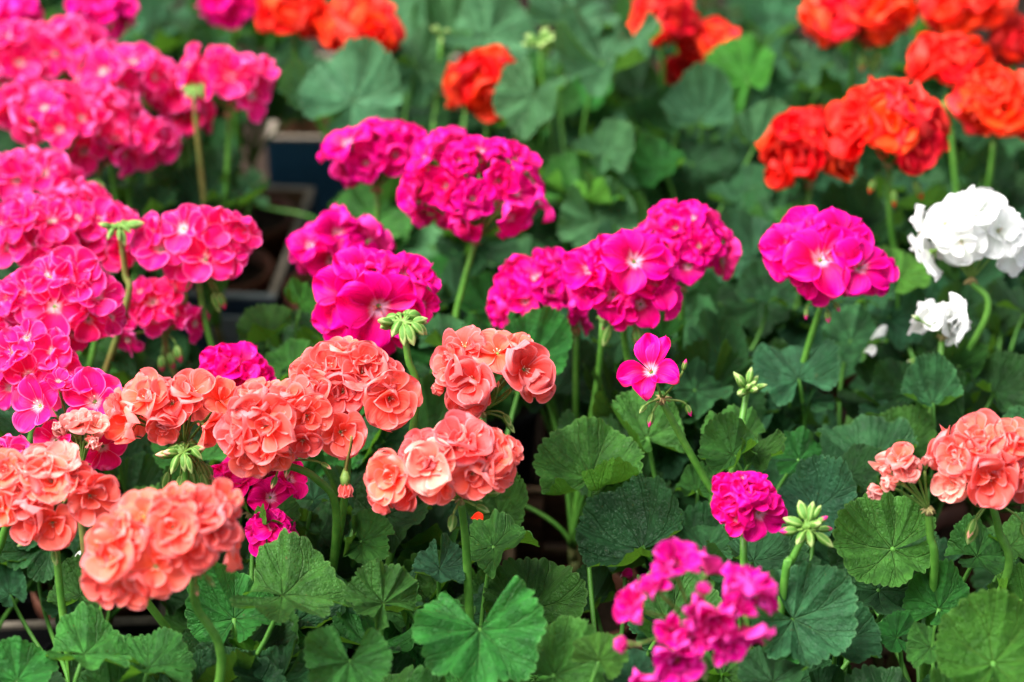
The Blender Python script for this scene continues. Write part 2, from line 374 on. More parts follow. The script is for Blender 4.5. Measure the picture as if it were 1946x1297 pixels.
# ------------------------------------------------------------------ leaves (unit radius ~1, stalk joins at the origin, tip +Y, face +Z)
def leaf_mesh(seed, tone, gap=.28, fold=0., dish=.1, droop=.15, ruf=.05, curl=0., lobe=.07, fl=()):
    r = random.Random(seed*13+3); mb = MB()
    NL = 7; per = 25; na = NL*per+1; rr = [.02, .12, .24, .37, .5, .62, .73, .83, .91, .965, 1.]
    A = math.pi-gap; ph = [r.uniform(0, 6.28) for _ in range(6)]; k1, k2 = r.choice((2, 3)), r.choice((4, 5, 6))
    lob = [r.uniform(.6, 1.4) for _ in range(NL)]; asym = r.uniform(-.05, .05); ba = r.uniform(0, 6.28); cb, sb_ = math.cos(ba), math.sin(ba); bend1 = r.uniform(.05, .5); bend2 = r.uniform(0, .42)
    rows = []; uv = []
    for q in rr:
        row = []; ruv = []
        for j in range(na):
            th = -A + 2*A*j/(na-1); li = min(NL-1, j//per); t = (j-li*per)/per-.5
            Rr = .90+.10*math.cos(th)+asym*math.sin(th)
            if j in (0, na-1): Rr *= .90
            nb = abs(2*t)
            Rr *= 1-lobe*lob[li]*nb**3
            Rr *= 1-.062*(.75+.25*math.sin(5*th+ph[1]))*(1-abs(math.sin(math.pi*(5*(t+.5)))))**1.0*(q**3)+.012*math.sin(11*th+ph[3])
            sw = 1-q; th2 = th + .07*math.sin(2*th+ph[0])*q
            x, y = Rr*q*math.sin(th2), Rr*q*math.cos(th2)
            z = dish*q*q - droop*(y*y if y > 0 else .4*y*y)*.9
            z += .17*lob[li]*q*(1-math.cos(2*math.pi*t))*.5 + fold*abs(x)*.9
            z += bend1*(x*cb+y*sb_)**2 - bend2*(x*sb_-y*cb)**2 + .06*math.sin(2.6*x+ph[4])*math.cos(2.2*y+ph[5])
            z += 1.9*ruf*q**2*math.sin(k1*th+ph[1]) + (.05+ruf*.6)*q**2.5*math.sin((k2-1)*th+ph[0]) + ruf*.5*q**4*math.sin(k2*th*1.5+ph[2]) + ruf*.55*q**5*math.sin(17*th+ph[4])*(.6+.4*math.sin(3*th+ph[5]))
            z += curl*max(0, x-.35)**2*1.8 + curl*.6*max(0, -x-.5)**2*1.5
            for fa, fd, fp in fl:
                d = x*math.cos(fa)+y*math.sin(fa)-fd
                if d > -.12:
                    sm = (d+.12)**2/(4*.12) if d < .12 else d
                    base_d = d if d < 0 else 0
                    nd = d-sm+sm*math.cos(fp); z += sm*math.sin(fp)
                    x += (nd-d)*math.cos(fa); y += (nd-d)*math.sin(fa)
            row.append((x, y, z)); ruv.append((t+.5 if j < na-1 else .999, q))
        rows.append(row); uv.append(ruv)
    # uv seam between lobes: keep t continuous inside each lobe
    o = len(mb.v); m = na
    for row in rows: mb.v += row
    for i in range(len(rr)-1):
        for j in range(m-1):
            li = j//per; t0 = (j-li*per)/per; t1 = (j+1-li*per)/per
            mb.f.append((o+i*m+j, o+i*m+j+1, o+(i+1)*m+j+1, o+(i+1)*m+j)); mb.mi.append(0)
            mb.uv += [(t0, rr[i]), (t1, rr[i]), (t1, rr[i+1]), (t0, rr[i+1])]
    return mb.mesh('leaf_'+tone, [LEAF[tone]])
SHAPES = [dict(dish=.28, ruf=.08), dict(gap=.55, fold=.25, dish=.0, droop=.25), dict(gap=.12, dish=.35, droop=.0, ruf=.08), dict(gap=.35, fold=.12, droop=.45, ruf=.05),
          dict(gap=.2, dish=-.12, droop=.1, ruf=.10), dict(gap=.3, dish=.15, droop=.05, ruf=.05, fl=((R(-62), .30, R(125)),)), dict(gap=.3, dish=.5, droop=-.1, ruf=.07, fold=.1),
          dict(gap=.7, fold=.4, dish=.0, droop=.15, ruf=.08), dict(gap=.2, dish=.35, ruf=.17, lobe=.16), dict(gap=.3, curl=-1.0, ruf=.05, droop=.2, dish=.1),
          dict(gap=.25, dish=.1, ruf=.06, fl=((R(70), .35, R(-60)),)), dict(gap=.4, dish=.2, ruf=.07, fl=((R(180), .35, R(70)), (R(10), .5, R(-50)))),
          dict(gap=.3, dish=.1, ruf=.08, fl=((R(0), .0, R(50)),)), dict(gap=.2, dish=.3, ruf=.12, fl=((R(250), .4, R(60)),))]
LM = {}
def get_leaf(tone, k):
    if (tone, k) not in LM: LM[tone, k] = leaf_mesh(k+1, tone, **SHAPES[k % 14])
    return LM[tone, k]

# ------------------------------------------------------------------ the trays and crates the pots stand in
ZG = -.112
WALLS = []
def tray(name, pa, pb, deep, cols, label, cat, z=0., gap=.012):
    """open tray: its front rim runs from pixel pa to pixel pb at height z, deep metres back; walls printed outside, raw inside and on the cut edge; a fourth colour paints a sheen on the front rim"""
    a, b = at(*pa, z), at(*pb, z); ax = (b-a); L = ax.length; ax.normalize(); ay = Vector((-ax.y, ax.x, 0))
    root = bpy.data.objects.new(name, None); C.objects.link(root); root.location = (a.x, a.y, ZG)
    tag(root, label, cat)
    th = .007; H = z-ZG
    M = Matrix(((ax.x, ay.x, 0, 0), (ax.y, ay.y, 0, 0), (0, 0, 1, 0), (0, 0, 0, 1)))
    def slab(mb, x0, x1, y0, y1, z0, z1, mi):
        mb.box(M @ Matrix.Translation(((x0+x1)/2, (y0+y1)/2, (z0+z1)/2)) @ Matrix.Diagonal((x1-x0, y1-y0, z1-z0, 1)), mi)
    wood = name == 'wooden_crate'
    for k, (x0, x1, y0, y1) in enumerate(((0, L, 0, th), (0, L, deep-th, deep), (0, th, th+.0005, deep-th-.0005), (L-th, L, th+.0005, deep-th-.0005))):
        def wall(z0, z1, nm):
            mb = MB(); h = th/2
            if k == 0: slab(mb, x0, x1, y0, y0+h, z0, z1-.003, 0); slab(mb, x0, x1, y0+h, y1, z0, z1-.003, 1)
            elif k == 1: slab(mb, x0, x1, y0+h, y1, z0, z1-.003, 0); slab(mb, x0, x1, y0, y0+h, z0, z1-.003, 1)
            elif k == 2: slab(mb, x0, x0+h, y0, y1, z0, z1-.003, 0); slab(mb, x0+h, x1, y0, y1, z0, z1-.003, 1)
            else: slab(mb, x0+h, x1, y0, y1, z0, z1-.003, 0); slab(mb, x0, x0+h, y0, y1, z0, z1-.003, 1)
            slab(mb, x0, x1, y0, y1, z1-.003, z1, 3 if (k == 0 and len(cols) > 3) else 2)  # fourth colour paints a bluish reflection along the front rim
            link(nm, mb.mesh(nm, cols, False), root)
        if wood: wall(.004, H*.46, 'slat'); wall(H*.54, H, 'slat')
        else: wall(.004, H, 'side_wall')
        p0 = root.location + M @ Vector((x0, y0, 0)); p1 = root.location + M @ Vector((x1, y1, 0))
        WALLS.append((Vector((p0.x, p0.y)), Vector((p1.x, p1.y))))
    mb = MB(); slab(mb, 0, L, 0, deep, .0002, .0038, 1)
    link('bottom', mb.mesh('bottom', cols, False), root)
    if wood:
        for x, y in ((th+.011, th+.011), (L-th-.011, th+.011), (th+.011, deep-th-.011), (L-th-.011, deep-th-.011)):
            mb = MB(); slab(mb, x-.0105, x+.0105, y-.0105, y+.0105, .004, H-.006, 1); link('corner_post', mb.mesh('corner_post', cols, False), root)
    return root

gme = MB(); gme.grid([[(x, y, ZG-.001) for x in (-40, -8, -2, 2, 8, 40)] for y in (-40, -8, -2, 2, 8, 60)][::-1], [[(0, 0)]*6]*6)
tag(link('ground', gme.mesh('ground', [GROUND], False)), kind='structure')
tray('cardboard_tray', (-60, 540), (522, 566), .235, [NAVY, KRAFT, CARD, GREY_AND_SHEEN], 'navy cardboard tray with raw tan cut edges, holding the pink geraniums', 'tray')
TR = [o for o in bpy.data.objects if o.name == 'cardboard_tray'][0]
fa, fb = at(396, 603, -.012), at(486, 607, -.012); fm = (fa+fb)/2; e = (fb-fa).normalized()
mb = MB(); mb.box(Matrix.Translation(fm-TR.location+Vector((0, -.004, -.012))) @ Matrix.Rotation(math.atan2(e.y, e.x), 4, 'Z') @ Matrix.Rotation(R(8), 4, 'X') @ Matrix.Diagonal(((fb-fa).length, .002, .034, 1)))
link('grey_flap', mb.mesh('grey_flap', [GREY_AND_SHEEN], False), TR)
tray('cardboard_tray', (505, 262), (1010, 268), .22, [BLUE, KRAFT, CARD], 'blue printed cardboard tray with grey rim, under the red geraniums behind the navy tray', 'tray', z=.025)
tray('cardboard_tray', (-130, 1197), (318, 1180), .20, [BLACK, BLACK, CARD], 'black cardboard tray with worn brown edge, in the bottom left corner', 'tray')
tray('wooden_crate', (950, 1224), (2080, 1245), .215, [WOOD, WOOD, WOODL], 'brown slatted wooden crate standing under the green leaves at bottom right', 'crate', z=.0)

# ------------------------------------------------------------------ plants: id, pixel of the base (read at head height), leaf tones, label, group
GP, GM, GR, GC, GW = 'pink geraniums in the navy tray', 'magenta geraniums', 'red geraniums at the back', 'coral geraniums in front', 'white geraniums'
PLANTS = [
 ('pA', (60, 120), 'd', 'pink geranium in the top left corner, its heads running off the left edge', GP),
 ('pB', (200, 190), 'd', 'pink geranium with dense blossom left of the round blurred pink head', GP),
 ('pC', (430, 200), 'd', 'pink geranium with one round blurred head and a green bud tuft, beside the blue tray', GP),
 ('pD', (60, 400), 'd', 'pink geranium at the left edge halfway down, with two broad white-eyed heads', GP),
 ('pE', (225, 430), 'dg', 'pink geranium with a pale green bud cluster standing on a bare brown stalk', GP),
 ('pF', (370, 540), 'd', 'pink geranium with a wide flat head and loose small flowers, nearest the tray corner', GP),
 ('pG', (120, 600), 'd', 'pink geranium with a large domed head of white-eyed flowers at left middle', GP),
 ('pH', (30, 760), 'd', 'pink geranium at the left edge just above the coral flowers', GP),
 ('pI', (180, 800), 'd', 'pink geranium with three light-rimmed open flowers behind the leftmost coral flowers', GP),
 ('mA', (200, 0), 'db', 'magenta geranium with one blurred head above the pink geraniums, top left', GM),
 ('mB', (440, -40), 'db', 'magenta geranium cut by the top edge, left of the first red geranium', GM),
 ('rA', (600, 20), 'pg', 'red geranium at the top edge left of centre, with two blurred scarlet heads', GR),
 ('rB', (930, 190), 'pg', 'deep red geranium with one head half covered by a pale round leaf', GR),
 ('rC', (1290, 50), 'pb', 'red geranium with small loose flowers behind a tall green stalk, top right of centre', GR),
 ('rD', (1625, 30), 'b', 'orange red geranium with one big head cut by the top edge', GR),
 ('rE', (1870, 10), 'b', 'red geranium in the top right corner', GR),
 ('rF', (1850, 170), 'b', 'orange red geranium with an arched head and another at the right edge', GR),
 ('rG', (1690, 260), 'b', 'orange red geranium with the largest bright head, above the white flowers', GR),
 ('rH', (1530, 300), 'bd', 'darker red geranium, left of the largest orange red head', GR),
 ('lF', (1120, 150), 'pg', 'leafy geranium with pale ruffled leaves and only buds, right of the deep red head', None),
 ('lG', (720, 150), 'pg', 'leafy geranium with a broad pale cupped leaf above the magenta heads', None),
 ('lH', (1330, 290), 'bd', 'leafy geranium with blue green rounded leaves left of the red heads', None),
 ('gA', (680, 360), 'd', 'magenta geranium with two heads, farthest left of the magenta ball heads', GM),
 ('gB', (880, 440), 'dg', 'magenta geranium with the largest round ball head on a long stalk', GM),
 ('gC', (720, 590), 'gb', 'magenta geranium whose white-eyed flower sits behind the green bud cluster', GM),
 ('gD', (1040, 590), 'db', 'crimson magenta geranium with one darker head behind the coral flowers', GM),
 ('gE', (1240, 540), 'db', 'magenta geranium with two overlapping ball heads, right of the darker crimson magenta head', GM),
 ('gF', (1480, 560), 'b', 'magenta geranium with one flat-topped head on a tall bare green stalk', GM),
 ('gG', (1340, 860), 'gb', 'magenta geranium with one single open flower and drooping buds', GM),
 ('gH', (1440, 1010), 'bg', 'magenta geranium with one small crumpled head beside a green bud cluster', GM),
 ('gI', (1340, 1230), 'b', 'blurred fuchsia geranium with loose cupped flowers at the bottom edge', GM),
 ('gJ', (450, 720), 'gd', 'magenta geranium with one small head peeping over the coral flowers', GM),
 ('gK', (490, 930), 'dg', 'magenta geranium mostly hidden behind the coral flowers, lower left', GM),
 ('cA', (340, 840), 'gd', 'coral geranium with a fan-shaped head showing its green pedicels and buds', GC),
 ('cB', (600, 800), 'g', 'coral geranium with the widest double head, at left centre', GC),
 ('cC', (900, 740), 'g', 'coral geranium with open head and two hanging green buds, right of the pale bud stalk', GC),
 ('cD', (870, 920), 'g', 'coral geranium with one full head over pale hanging buds, at bottom centre', GC),
 ('cE', (90, 950), 'd', 'coral geranium at the left edge with one round cup facing out', GC),
 ('cF', (370, 1060), 'g', 'coral geranium nearest the viewer at lower left, over the black tray', GC),
 ('cG', (1860, 920), 'gy', 'coral geranium with a double head at the right edge and a pale half-open one', GC),
 ('wA', (1850, 480), 'd', 'white geranium with one large snow white head at the right edge', GW),
 ('wB', (1780, 640), 'db', 'white geranium with a small half head and scattered white petals', GW),
 ('lA', (1080, 1230), 'gg', 'leafy geranium with large dark round leaf, bottom centre, no flowers', None),
 ('lB', (1870, 1230), 'yg', 'leafy geranium with bright yellow green leaves in the bottom right corner', None),
 ('lC', (760, 1190), 'gg', 'leafy geranium with light green notched leaves at the bottom edge left of centre', None),
 ('lD', (180, 1260), 'gg', 'leafy geranium with broad leaves in front of the black tray, bottom left', None),
 ('lE', (1540, 1180), 'b', 'leafy geranium with broad blue green ruffled leaf right of the fuchsia flowers', None),
 ('lI', (1130, 930), 'gd', 'leafy geranium with one large leaf folded up along its lower edge', None),
]
BACK = [('lJ', (60, -110), 'd', 'dark leafy geranium behind the top left pink geranium'), ('lK', (330, -120), 'bd', 'dark leafy geranium between the two magenta geraniums at the top edge'),
 ('lL', (560, -110), 'b', 'leafy geranium behind the leftmost red geranium at the top edge'), ('lM', (800, -60), 'pb', 'leafy geranium with pale leaves at the top edge above the deep red head'),
 ('lN', (1050, -60), 'pg', 'leafy geranium at the top edge behind the ruffled pale leaves'), ('lO', (1440, -60), 'b', 'leafy geranium at the top edge between two groups of red heads'),
 ('lP', (1740, -110), 'b', 'leafy geranium at the top edge between the two rightmost red geraniums'), ('lQ', (1290, -130), 'bd', 'leafy geranium behind the loose-flowered red geranium at the top edge'),
 ('lR', (1940, 380), 'd', 'dark leafy geranium at the right edge above the snow white head'), ('lS', (1960, 700), 'd', 'leafy geranium at the right edge below the snow white head')]
PLANTS += [x+(None,) for x in BACK]
PD = {}
for pid, px, tones, lab, grp in PLANTS:
    p = at(*px, .28); PD[pid] = dict(xy=Vector((p.x, p.y)), tones=tones, label=lab, group=grp, leaves=0)
ids = list(PD)
MIND = .103
for it in range(400):
    mv = {i: Vector((0, 0)) for i in ids}
    for a in range(len(ids)):
        for b in range(a+1, len(ids)):
            d = PD[ids[b]]['xy']-PD[ids[a]]['xy']; l = d.length
            if l < MIND:
                q = d.normalized()*(MIND-l)*.5 if l > 1e-6 else Vector((.01, .003)); mv[ids[a]] -= q; mv[ids[b]] += q
    for i in ids:
        for (p0, p1) in WALLS:
            e = p1-p0; t = max(0, min(1, (PD[i]['xy']-p0).dot(e)/e.length_squared)); d = PD[i]['xy']-(p0+e*t); l = d.length
            if l < .058: mv[i] += (d.normalized() if l > 1e-6 else Vector((0, 1)))*(.058-l)
    for i in ids: PD[i]['xy'] += mv[i]*.5

pot_me = {}
def pot_mesh(key, mat):
    mb = MB(); prof = [(.0, 0), (.036, 0), (.038, .003), (.0455, .088), (.0475, .089), (.0485, .104), (.0470, .105), (.0455, .104), (.0435, .085), (.0432, .06)]
    S = 32; rows = [[(q*math.cos(-2*math.pi*k/S), q*math.sin(-2*math.pi*k/S), z) for k in range(S)] for q, z in prof]
    mb.grid([r_[::-1] for r_ in rows], [[(k/S, 0) for k in range(S+1)]]*len(prof), 0, True)
    return mb.mesh('pot', [mat])
pots = [pot_mesh('t', POT), pot_mesh('b', POTB)]
sb = MB(); S = 24; rows = [[(q*math.cos(2*math.pi*k/S), q*math.sin(2*math.pi*k/S), .090+rnd.uniform(-.0025, .0025)) for k in range(S)] for q in (.0435, .034, .022, .011, .001)]
sb.grid(rows, [[(k/S, 0) for k in range(S+1)]]*5, 0, True); soil_me = sb.mesh('soil', [SOIL])
for k, i in enumerate(ids):
    P = PD[i]; root = bpy.data.objects.new('potted_geranium', None); C.objects.link(root)
    root.location = (P['xy'].x, P['xy'].y, ZG+.005); P['root'] = root
    tag(root, P['label'], 'geranium', P['group'])
    link('pot', pots[0 if k % 3 else 1], root); link('soil', soil_me, root)
    # branching woody stem
    mb = MB(); P['tops'] = []
    for b in range(3):
        a = rnd.uniform(0, 6.28); top = Vector((.022*math.cos(a), .022*math.sin(a), .090+rnd.uniform(.06, .10)))
        mb.tube(bez(Vector((.004*math.cos(a), .004*math.sin(a), .088)), Vector((0, 0, .11)), top-Vector((0, 0, .02)), top, 7), [.0048-.00018*q for q in range(8)], 0, 7)
        P['tops'].append(top+root.location)
    P['stem'] = mb; mb_ = mb
def rel(P, M): return Matrix.Translation(-P['root'].location) @ M
def relv(P, v): return v-P['root'].location

def stalk(P, parent, name, a, adir, mat=STALK, r0=.0022, r1=.0016, way=None):
    """tapered stalk from the plant's woody stem to point a, arriving along adir (world)"""
    best = min(P['tops'], key=lambda t: (t-a).length+abs(t.z-a.z)*.2)
    if way: pts = [best] + way + [a]
    else: pts = None
    L = (a-best).length
    if pts is None: c = bez(best, best+Vector(((a.x-best.x)*.15, (a.y-best.y)*.15, L*.35)), a-adir*L*.35, a, 12)
    else:
        c = []
        q = [pts[0]*2-pts[1]]+pts+[pts[-1]*2-pts[-2]]
        for i in range(1, len(q)-2):
            for s_ in range(6):
                t = s_/6; p0, p1, p2, p3 = q[i-1:i+3]
                c.append(.5*((2*p1)+(p2-p0)*t+(2*p0-5*p1+4*p2-p3)*t*t+(3*p1-p0-3*p2+p3)*t**3))
        c.append(a)
    n = len(c); mb = MB()
    # slight swelling at the joint and natural wobble
    rr_ = [r0+(r1-r0)*i/(n-1) for i in range(n)]; rr_[0] *= 1.4
    o = parent.matrix_world if False else None
    return c, rr_

def add_leaf(P, tone, k, pos, nrm, tip, R_, own=True, way=None):
    M = frame(pos, nrm, tip, R_)
    o = link('leaf', get_leaf(tone, k), P['root'], rel(P, M)); P['leaves'] += 1
    c, rr_ = stalk(P, None, '', pos-nrm.normalized()*.0005, (nrm.normalized()*.8+tip.normalized()*.45).normalized(), r0=.0019, r1=.0011+.012*R_, way=way)
    if own:
        Mi = rel(P, M).inverted(); mb = MB()
        mb.tube([Mi @ relv(P, q) for q in c], [r_/R_ for r_ in rr_], 0, 7)
        link('leaf_stalk', mb.mesh('leaf_stalk', [STALK]), o)
    else:
        P['stem'].tube([relv(P, q) for q in c], rr_, 1, 5, False)

# --- leaves placed from the photograph: cx, cy, width px, tip direction (deg, image), lean direction, lean, tone, shape, height[, plant]
LEAVES = [
 (38,1285,150,70,95,40,'g',1,.19,'lD'), (172,1242,185,40,80,66,'g',3,.20,'lD'), (292,1268,160,20,95,58,'g',1,.19,'lD'), (152,1127,125,100,95,45,'g',2,.18,'cF'),
 (445,1165,180,95,100,35,'g',0,.17,'cF'), (552,1130,225,5,95,66,'g',3,.21,'cF'), (610,1170,150,30,100,45,'d',0,.14,'cF'), (722,1140,150,120,60,40,'g',7,.20,'lC'),
 (663,1268,170,-95,100,35,'g',1,.21,'lC'), (912,1212,255,-85,100,40,'g',7,.22,'lC'), (1018,1145,205,60,110,28,'g',0,.15,'lA'), (1065,1278,190,20,95,50,'g',0,.20,'lA'),
 (835,1088,108,-90,95,52,'b',2,.19,'cD'), (948,1035,150,10,95,58,'g',4,.19,'cD'), (952,972,125,60,90,40,'g',0,.17,'cD'), (692,1032,125,-40,95,45,'g',5,.18,'cD'),
 (615,1012,110,60,95,50,'d',2,.15,'cB'), (672,935,130,-60,90,30,'d',0,.16,'cB'), (508,982,130,10,95,60,'g',5,.20,'gK'), (527,1050,125,160,95,58,'d',4,.17,'gK'),
 (600,948,90,60,95,50,'b',1,.18,'cB'), (75,1062,120,80,100,40,'b',2,.12,'cE'), (15,1125,100,120,95,45,'b',0,.12,'cE'), (135,1150,110,-60,95,40,'b',1,.10,'cE'),
 (265,905,110,60,95,45,'b',8,.14,'cE'), (190,1055,90,120,95,45,'d',0,.12,'cE'), (630,1100,140,-30,95,45,'d',0,.12,'cF'), (800,1150,150,200,95,50,'d',4,.12,'lC'),
 (745,955,120,60,95,40,'d',0,.13,'cD'), (850,1000,110,120,95,45,'d',2,.13,'cD'), (560,1230,140,60,95,45,'d',0,.14,'lC'), (450,1262,110,60,95,45,'d',0,.12,'cF'),
 (1128,895,215,75,100,30,'g',5,.19,'lI'), (1178,1022,170,110,95,35,'g',2,.15,'lI'), (1122,1140,110,120,95,45,'d',0,.11,'lI'), (1225,822,175,110,95,38,'g',0,.19,'gG'),
 (1325,928,85,90,95,45,'g',8,.17,'gG'), (1396,838,140,150,95,50,'g',7,.19,'gG'), (1527,872,125,10,95,52,'g',0,.18,'gG'), (1512,712,175,110,100,38,'b',1,.19,'gF'),
 (1622,642,130,60,95,42,'b',0,.18,'gF'), (1682,765,185,-40,95,38,'d',0,.15,'wB'), (1700,600,130,10,95,45,'b',0,.17,'wB'), (1895,740,140,60,95,42,'d',2,.18,'wB'),
 (1712,852,140,90,95,45,'g',2,.16,'cG'), (1365,680,170,120,95,40,'b',0,.17,'gE'), (1330,740,130,20,95,50,'b',4,.18,'gE'), (1552,958,165,80,100,42,'b',2,.17,'gH'),
 (1682,1042,200,175,95,32,'g',0,.20,'gH'), (1680,1128,180,-60,95,50,'b',4,.17,'lE'), (1338,1040,130,110,95,45,'b',1,.17,'gH'), (1436,1062,120,60,95,45,'b',2,.19,'gH'),
 (1520,1185,215,-35,95,32,'b',0,.20,'lE'), (1600,1230,160,-80,95,45,'b',2,.17,'lE'), (1790,1150,145,60,95,40,'g',0,.18,'lB'), (1765,1235,90,-120,95,45,'g',1,.19,'lB'),
 (1885,1245,215,100,100,30,'y',0,.22,'lB'), (1698,1210,90,160,95,40,'g',1,.17,'lE'), (1865,1055,140,30,95,55,'g',3,.18,'cG'), (1925,1035,120,60,95,50,'g',2,.17,'cG'),
 (1140,1250,110,70,90,40,'y',7,.22,'lA'), (1200,1280,90,120,95,45,'b',0,.20,'gI'), (1470,1290,140,90,95,50,'b',1,.18,'gI'), (1380,1275,120,60,95,50,'g',8,.16,'gI'),
 (515,637,125,60,95,40,'g',0,.18,'gC'), (560,700,115,30,95,40,'g',0,.18,'gJ'), (578,575,90,60,95,55,'y',0,.20,'gC'), (1015,672,140,60,95,30,'g',0,.20,'cC'),
 (925,585,130,160,95,45,'g',0,.18,'gD'), (830,610,120,60,95,45,'d',0,.15,'gC'), (735,832,125,60,95,45,'b',0,.18,'cB'), (870,560,110,40,95,50,'b',0,.16,'gB'),
 (1440,790,110,40,95,45,'b',0,.16,'gG'), (1290,740,110,160,95,45,'b',0,.15,'gG'), (1450,640,140,30,95,40,'d',0,.13,'gE'), (1100,730,140,30,95,40,'d',0,.12,'gD'),
 (1180,690,130,120,95,40,'d',0,.14,'gE'), (1560,620,120,60,95,40,'b',2,.14,'gF'), (1640,700,130,60,95,40,'b',0,.14,'gF'), (1830,590,120,60,95,40,'d',0,.14,'wA'),
 (1715,520,120,60,95,40,'y',3,.20,'wA'), (1650,470,130,60,95,40,'d',0,.15,'rH'), (1920,600,120,60,95,40,'d',0,.14,'wA'), (1910,360,160,60,95,40,'d',0,.14,'wA'),
 (678,182,190,60,110,22,'p',2,.24,'lG'), (580,190,110,-120,60,50,'p',0,.22,'lG'), (935,68,175,0,95,60,'p',3,.26,'rB'), (1090,36,170,60,95,45,'p',1,.26,'lF'),
 (1012,188,140,-100,100,58,'p',3,.25,'rB'), (990,232,130,160,95,60,'g',3,.21,'rB'), (1160,118,200,0,95,62,'p',8,.25,'lF'), (1335,218,130,80,100,35,'p',6,.21,'lH'),
 (1245,245,120,60,95,45,'b',0,.19,'lH'), (1420,145,165,100,100,35,'y',0,.23,'rC'), (1540,122,100,20,95,45,'p',8,.23,'rD'), (1570,172,150,0,95,66,'b',0,.19,'rD'),
 (1322,318,155,-60,95,45,'b',0,.18,'lH'), (1410,380,130,60,95,45,'b',2,.17,'lH'), (1490,412,160,60,95,50,'b',5,.17,'rH'), (1115,365,170,40,95,45,'g',5,.19,'lF'),
 (1140,430,150,-60,95,40,'p',2,.17,'lF'), (1085,325,90,60,95,50,'g',0,.17,'lF'), (800,120,130,60,95,55,'p',8,.23,'lG'), (795,235,120,120,95,40,'b',0,.18,'lG'),
 (745,55,140,60,95,50,'p',0,.22,'lG'), (700,60,110,160,95,45,'b',0,.20,'lG'), (1320,95,120,60,95,45,'b',0,.20,'rC'), (1220,180,130,60,95,45,'d',0,.18,'lF'),
 (850,60,130,160,95,45,'p',0,.22,'lG'), (1230,30,120,120,95,40,'g',0,.22,'rC'), (1200,330,150,60,95,40,'d',0,.15,'lH'), (330,335,110,60,95,50,'g',0,.18,'pC'),
 (380,375,120,160,95,45,'b',8,.17,'pC'), (440,395,110,40,95,45,'b',0,.16,'pC'), (420,330,110,60,95,40,'d',0,.16,'pC'), (310,55,120,60,95,45,'b',0,.18,'mA'),
 (360,30,120,160,95,45,'b',0,.18,'mB'), (330,90,120,60,95,40,'d',0,.17,'mB'), (430,60,120,60,95,40,'b',0,.17,'mB'), (1470,60,130,60,95,45,'b',0,.18,'rD'),
 (1740,60,110,60,95,45,'b',0,.19,'rE'), (1740,130,110,60,95,45,'b',0,.18,'rD'), (1640,400,130,60,95,40,'d',0,.14,'rG'), (1560,470,120,60,95,40,'d',0,.15,'rH'),
 (1385,862,120,140,95,45,'g',13,.22,'gG'), (1445,860,100,20,95,55,'g',8,.215,'gG'), (1180,650,120,60,95,40,'b',2,.19,'gE'), (1250,640,100,150,95,45,'g',6,.19,'gE'),
 (850,655,110,30,95,45,'b',0,.19,'gC'), (1640,560,120,100,95,45,'b',2,.19,'gF'), (1455,560,120,100,95,45,'d',2,.18,'gE'), (1770,760,120,100,95,45,'b',6,.19,'wB'), (1830,690,110,50,95,45,'g',0,.19,'wA'),
 (1545,760,90,60,95,45,'b',0,.17,'gF'), (1920,830,110,60,95,45,'b',2,.18,'wA'), (480,380,90,60,95,45,'d',0,.17,'pC'), (300,400,100,60,95,45,'b',0,.18,'pE'), (1620,900,110,60,95,45,'d',2,.18,'cG'),
 (1150,290,110,60,95,45,'p',2,.21,'lF'), (880,300,90,60,95,45,'p',0,.20,'rB'), (1440,270,110,60,95,45,'p',6,.20,'lH'), (1250,320,110,150,95,40,'g',2,.19,'lH')]
# a few have a second strong fold, seen in the photo as their paler underside
for (cx, cy, wpx, tipd, ld, ln, tone, shp, z, pid) in LEAVES:
    P = PD[pid]; c0 = at(cx, cy, z); Rr = wpx*K*depth(c0)/1.92
    a = R(ld+rnd.uniform(-18, 18)); l = R(ln*(.72 if tone == 'p' else .95)+rnd.uniform(-6, 6))
    z += .015; c0 = at(cx, cy, z); Rr *= 1.12 if tone == 'p' else 1.04; nrm = camdir(math.cos(a)*math.sin(l), math.sin(a)*math.sin(l), math.cos(l))
    tp = camdir(math.cos(R(tipd)), math.sin(R(tipd)), 0); t2 = (tp-nrm*tp.dot(nrm)).normalized()
    if shp == 0: shp = rnd.choice((0, 2, 3, 4, 6, 9, 10, 11, 12, 13, 14, 16, 20, 24, 26))
    add_leaf(P, tone, shp, c0-t2*Rr*.12, nrm, t2, Rr)

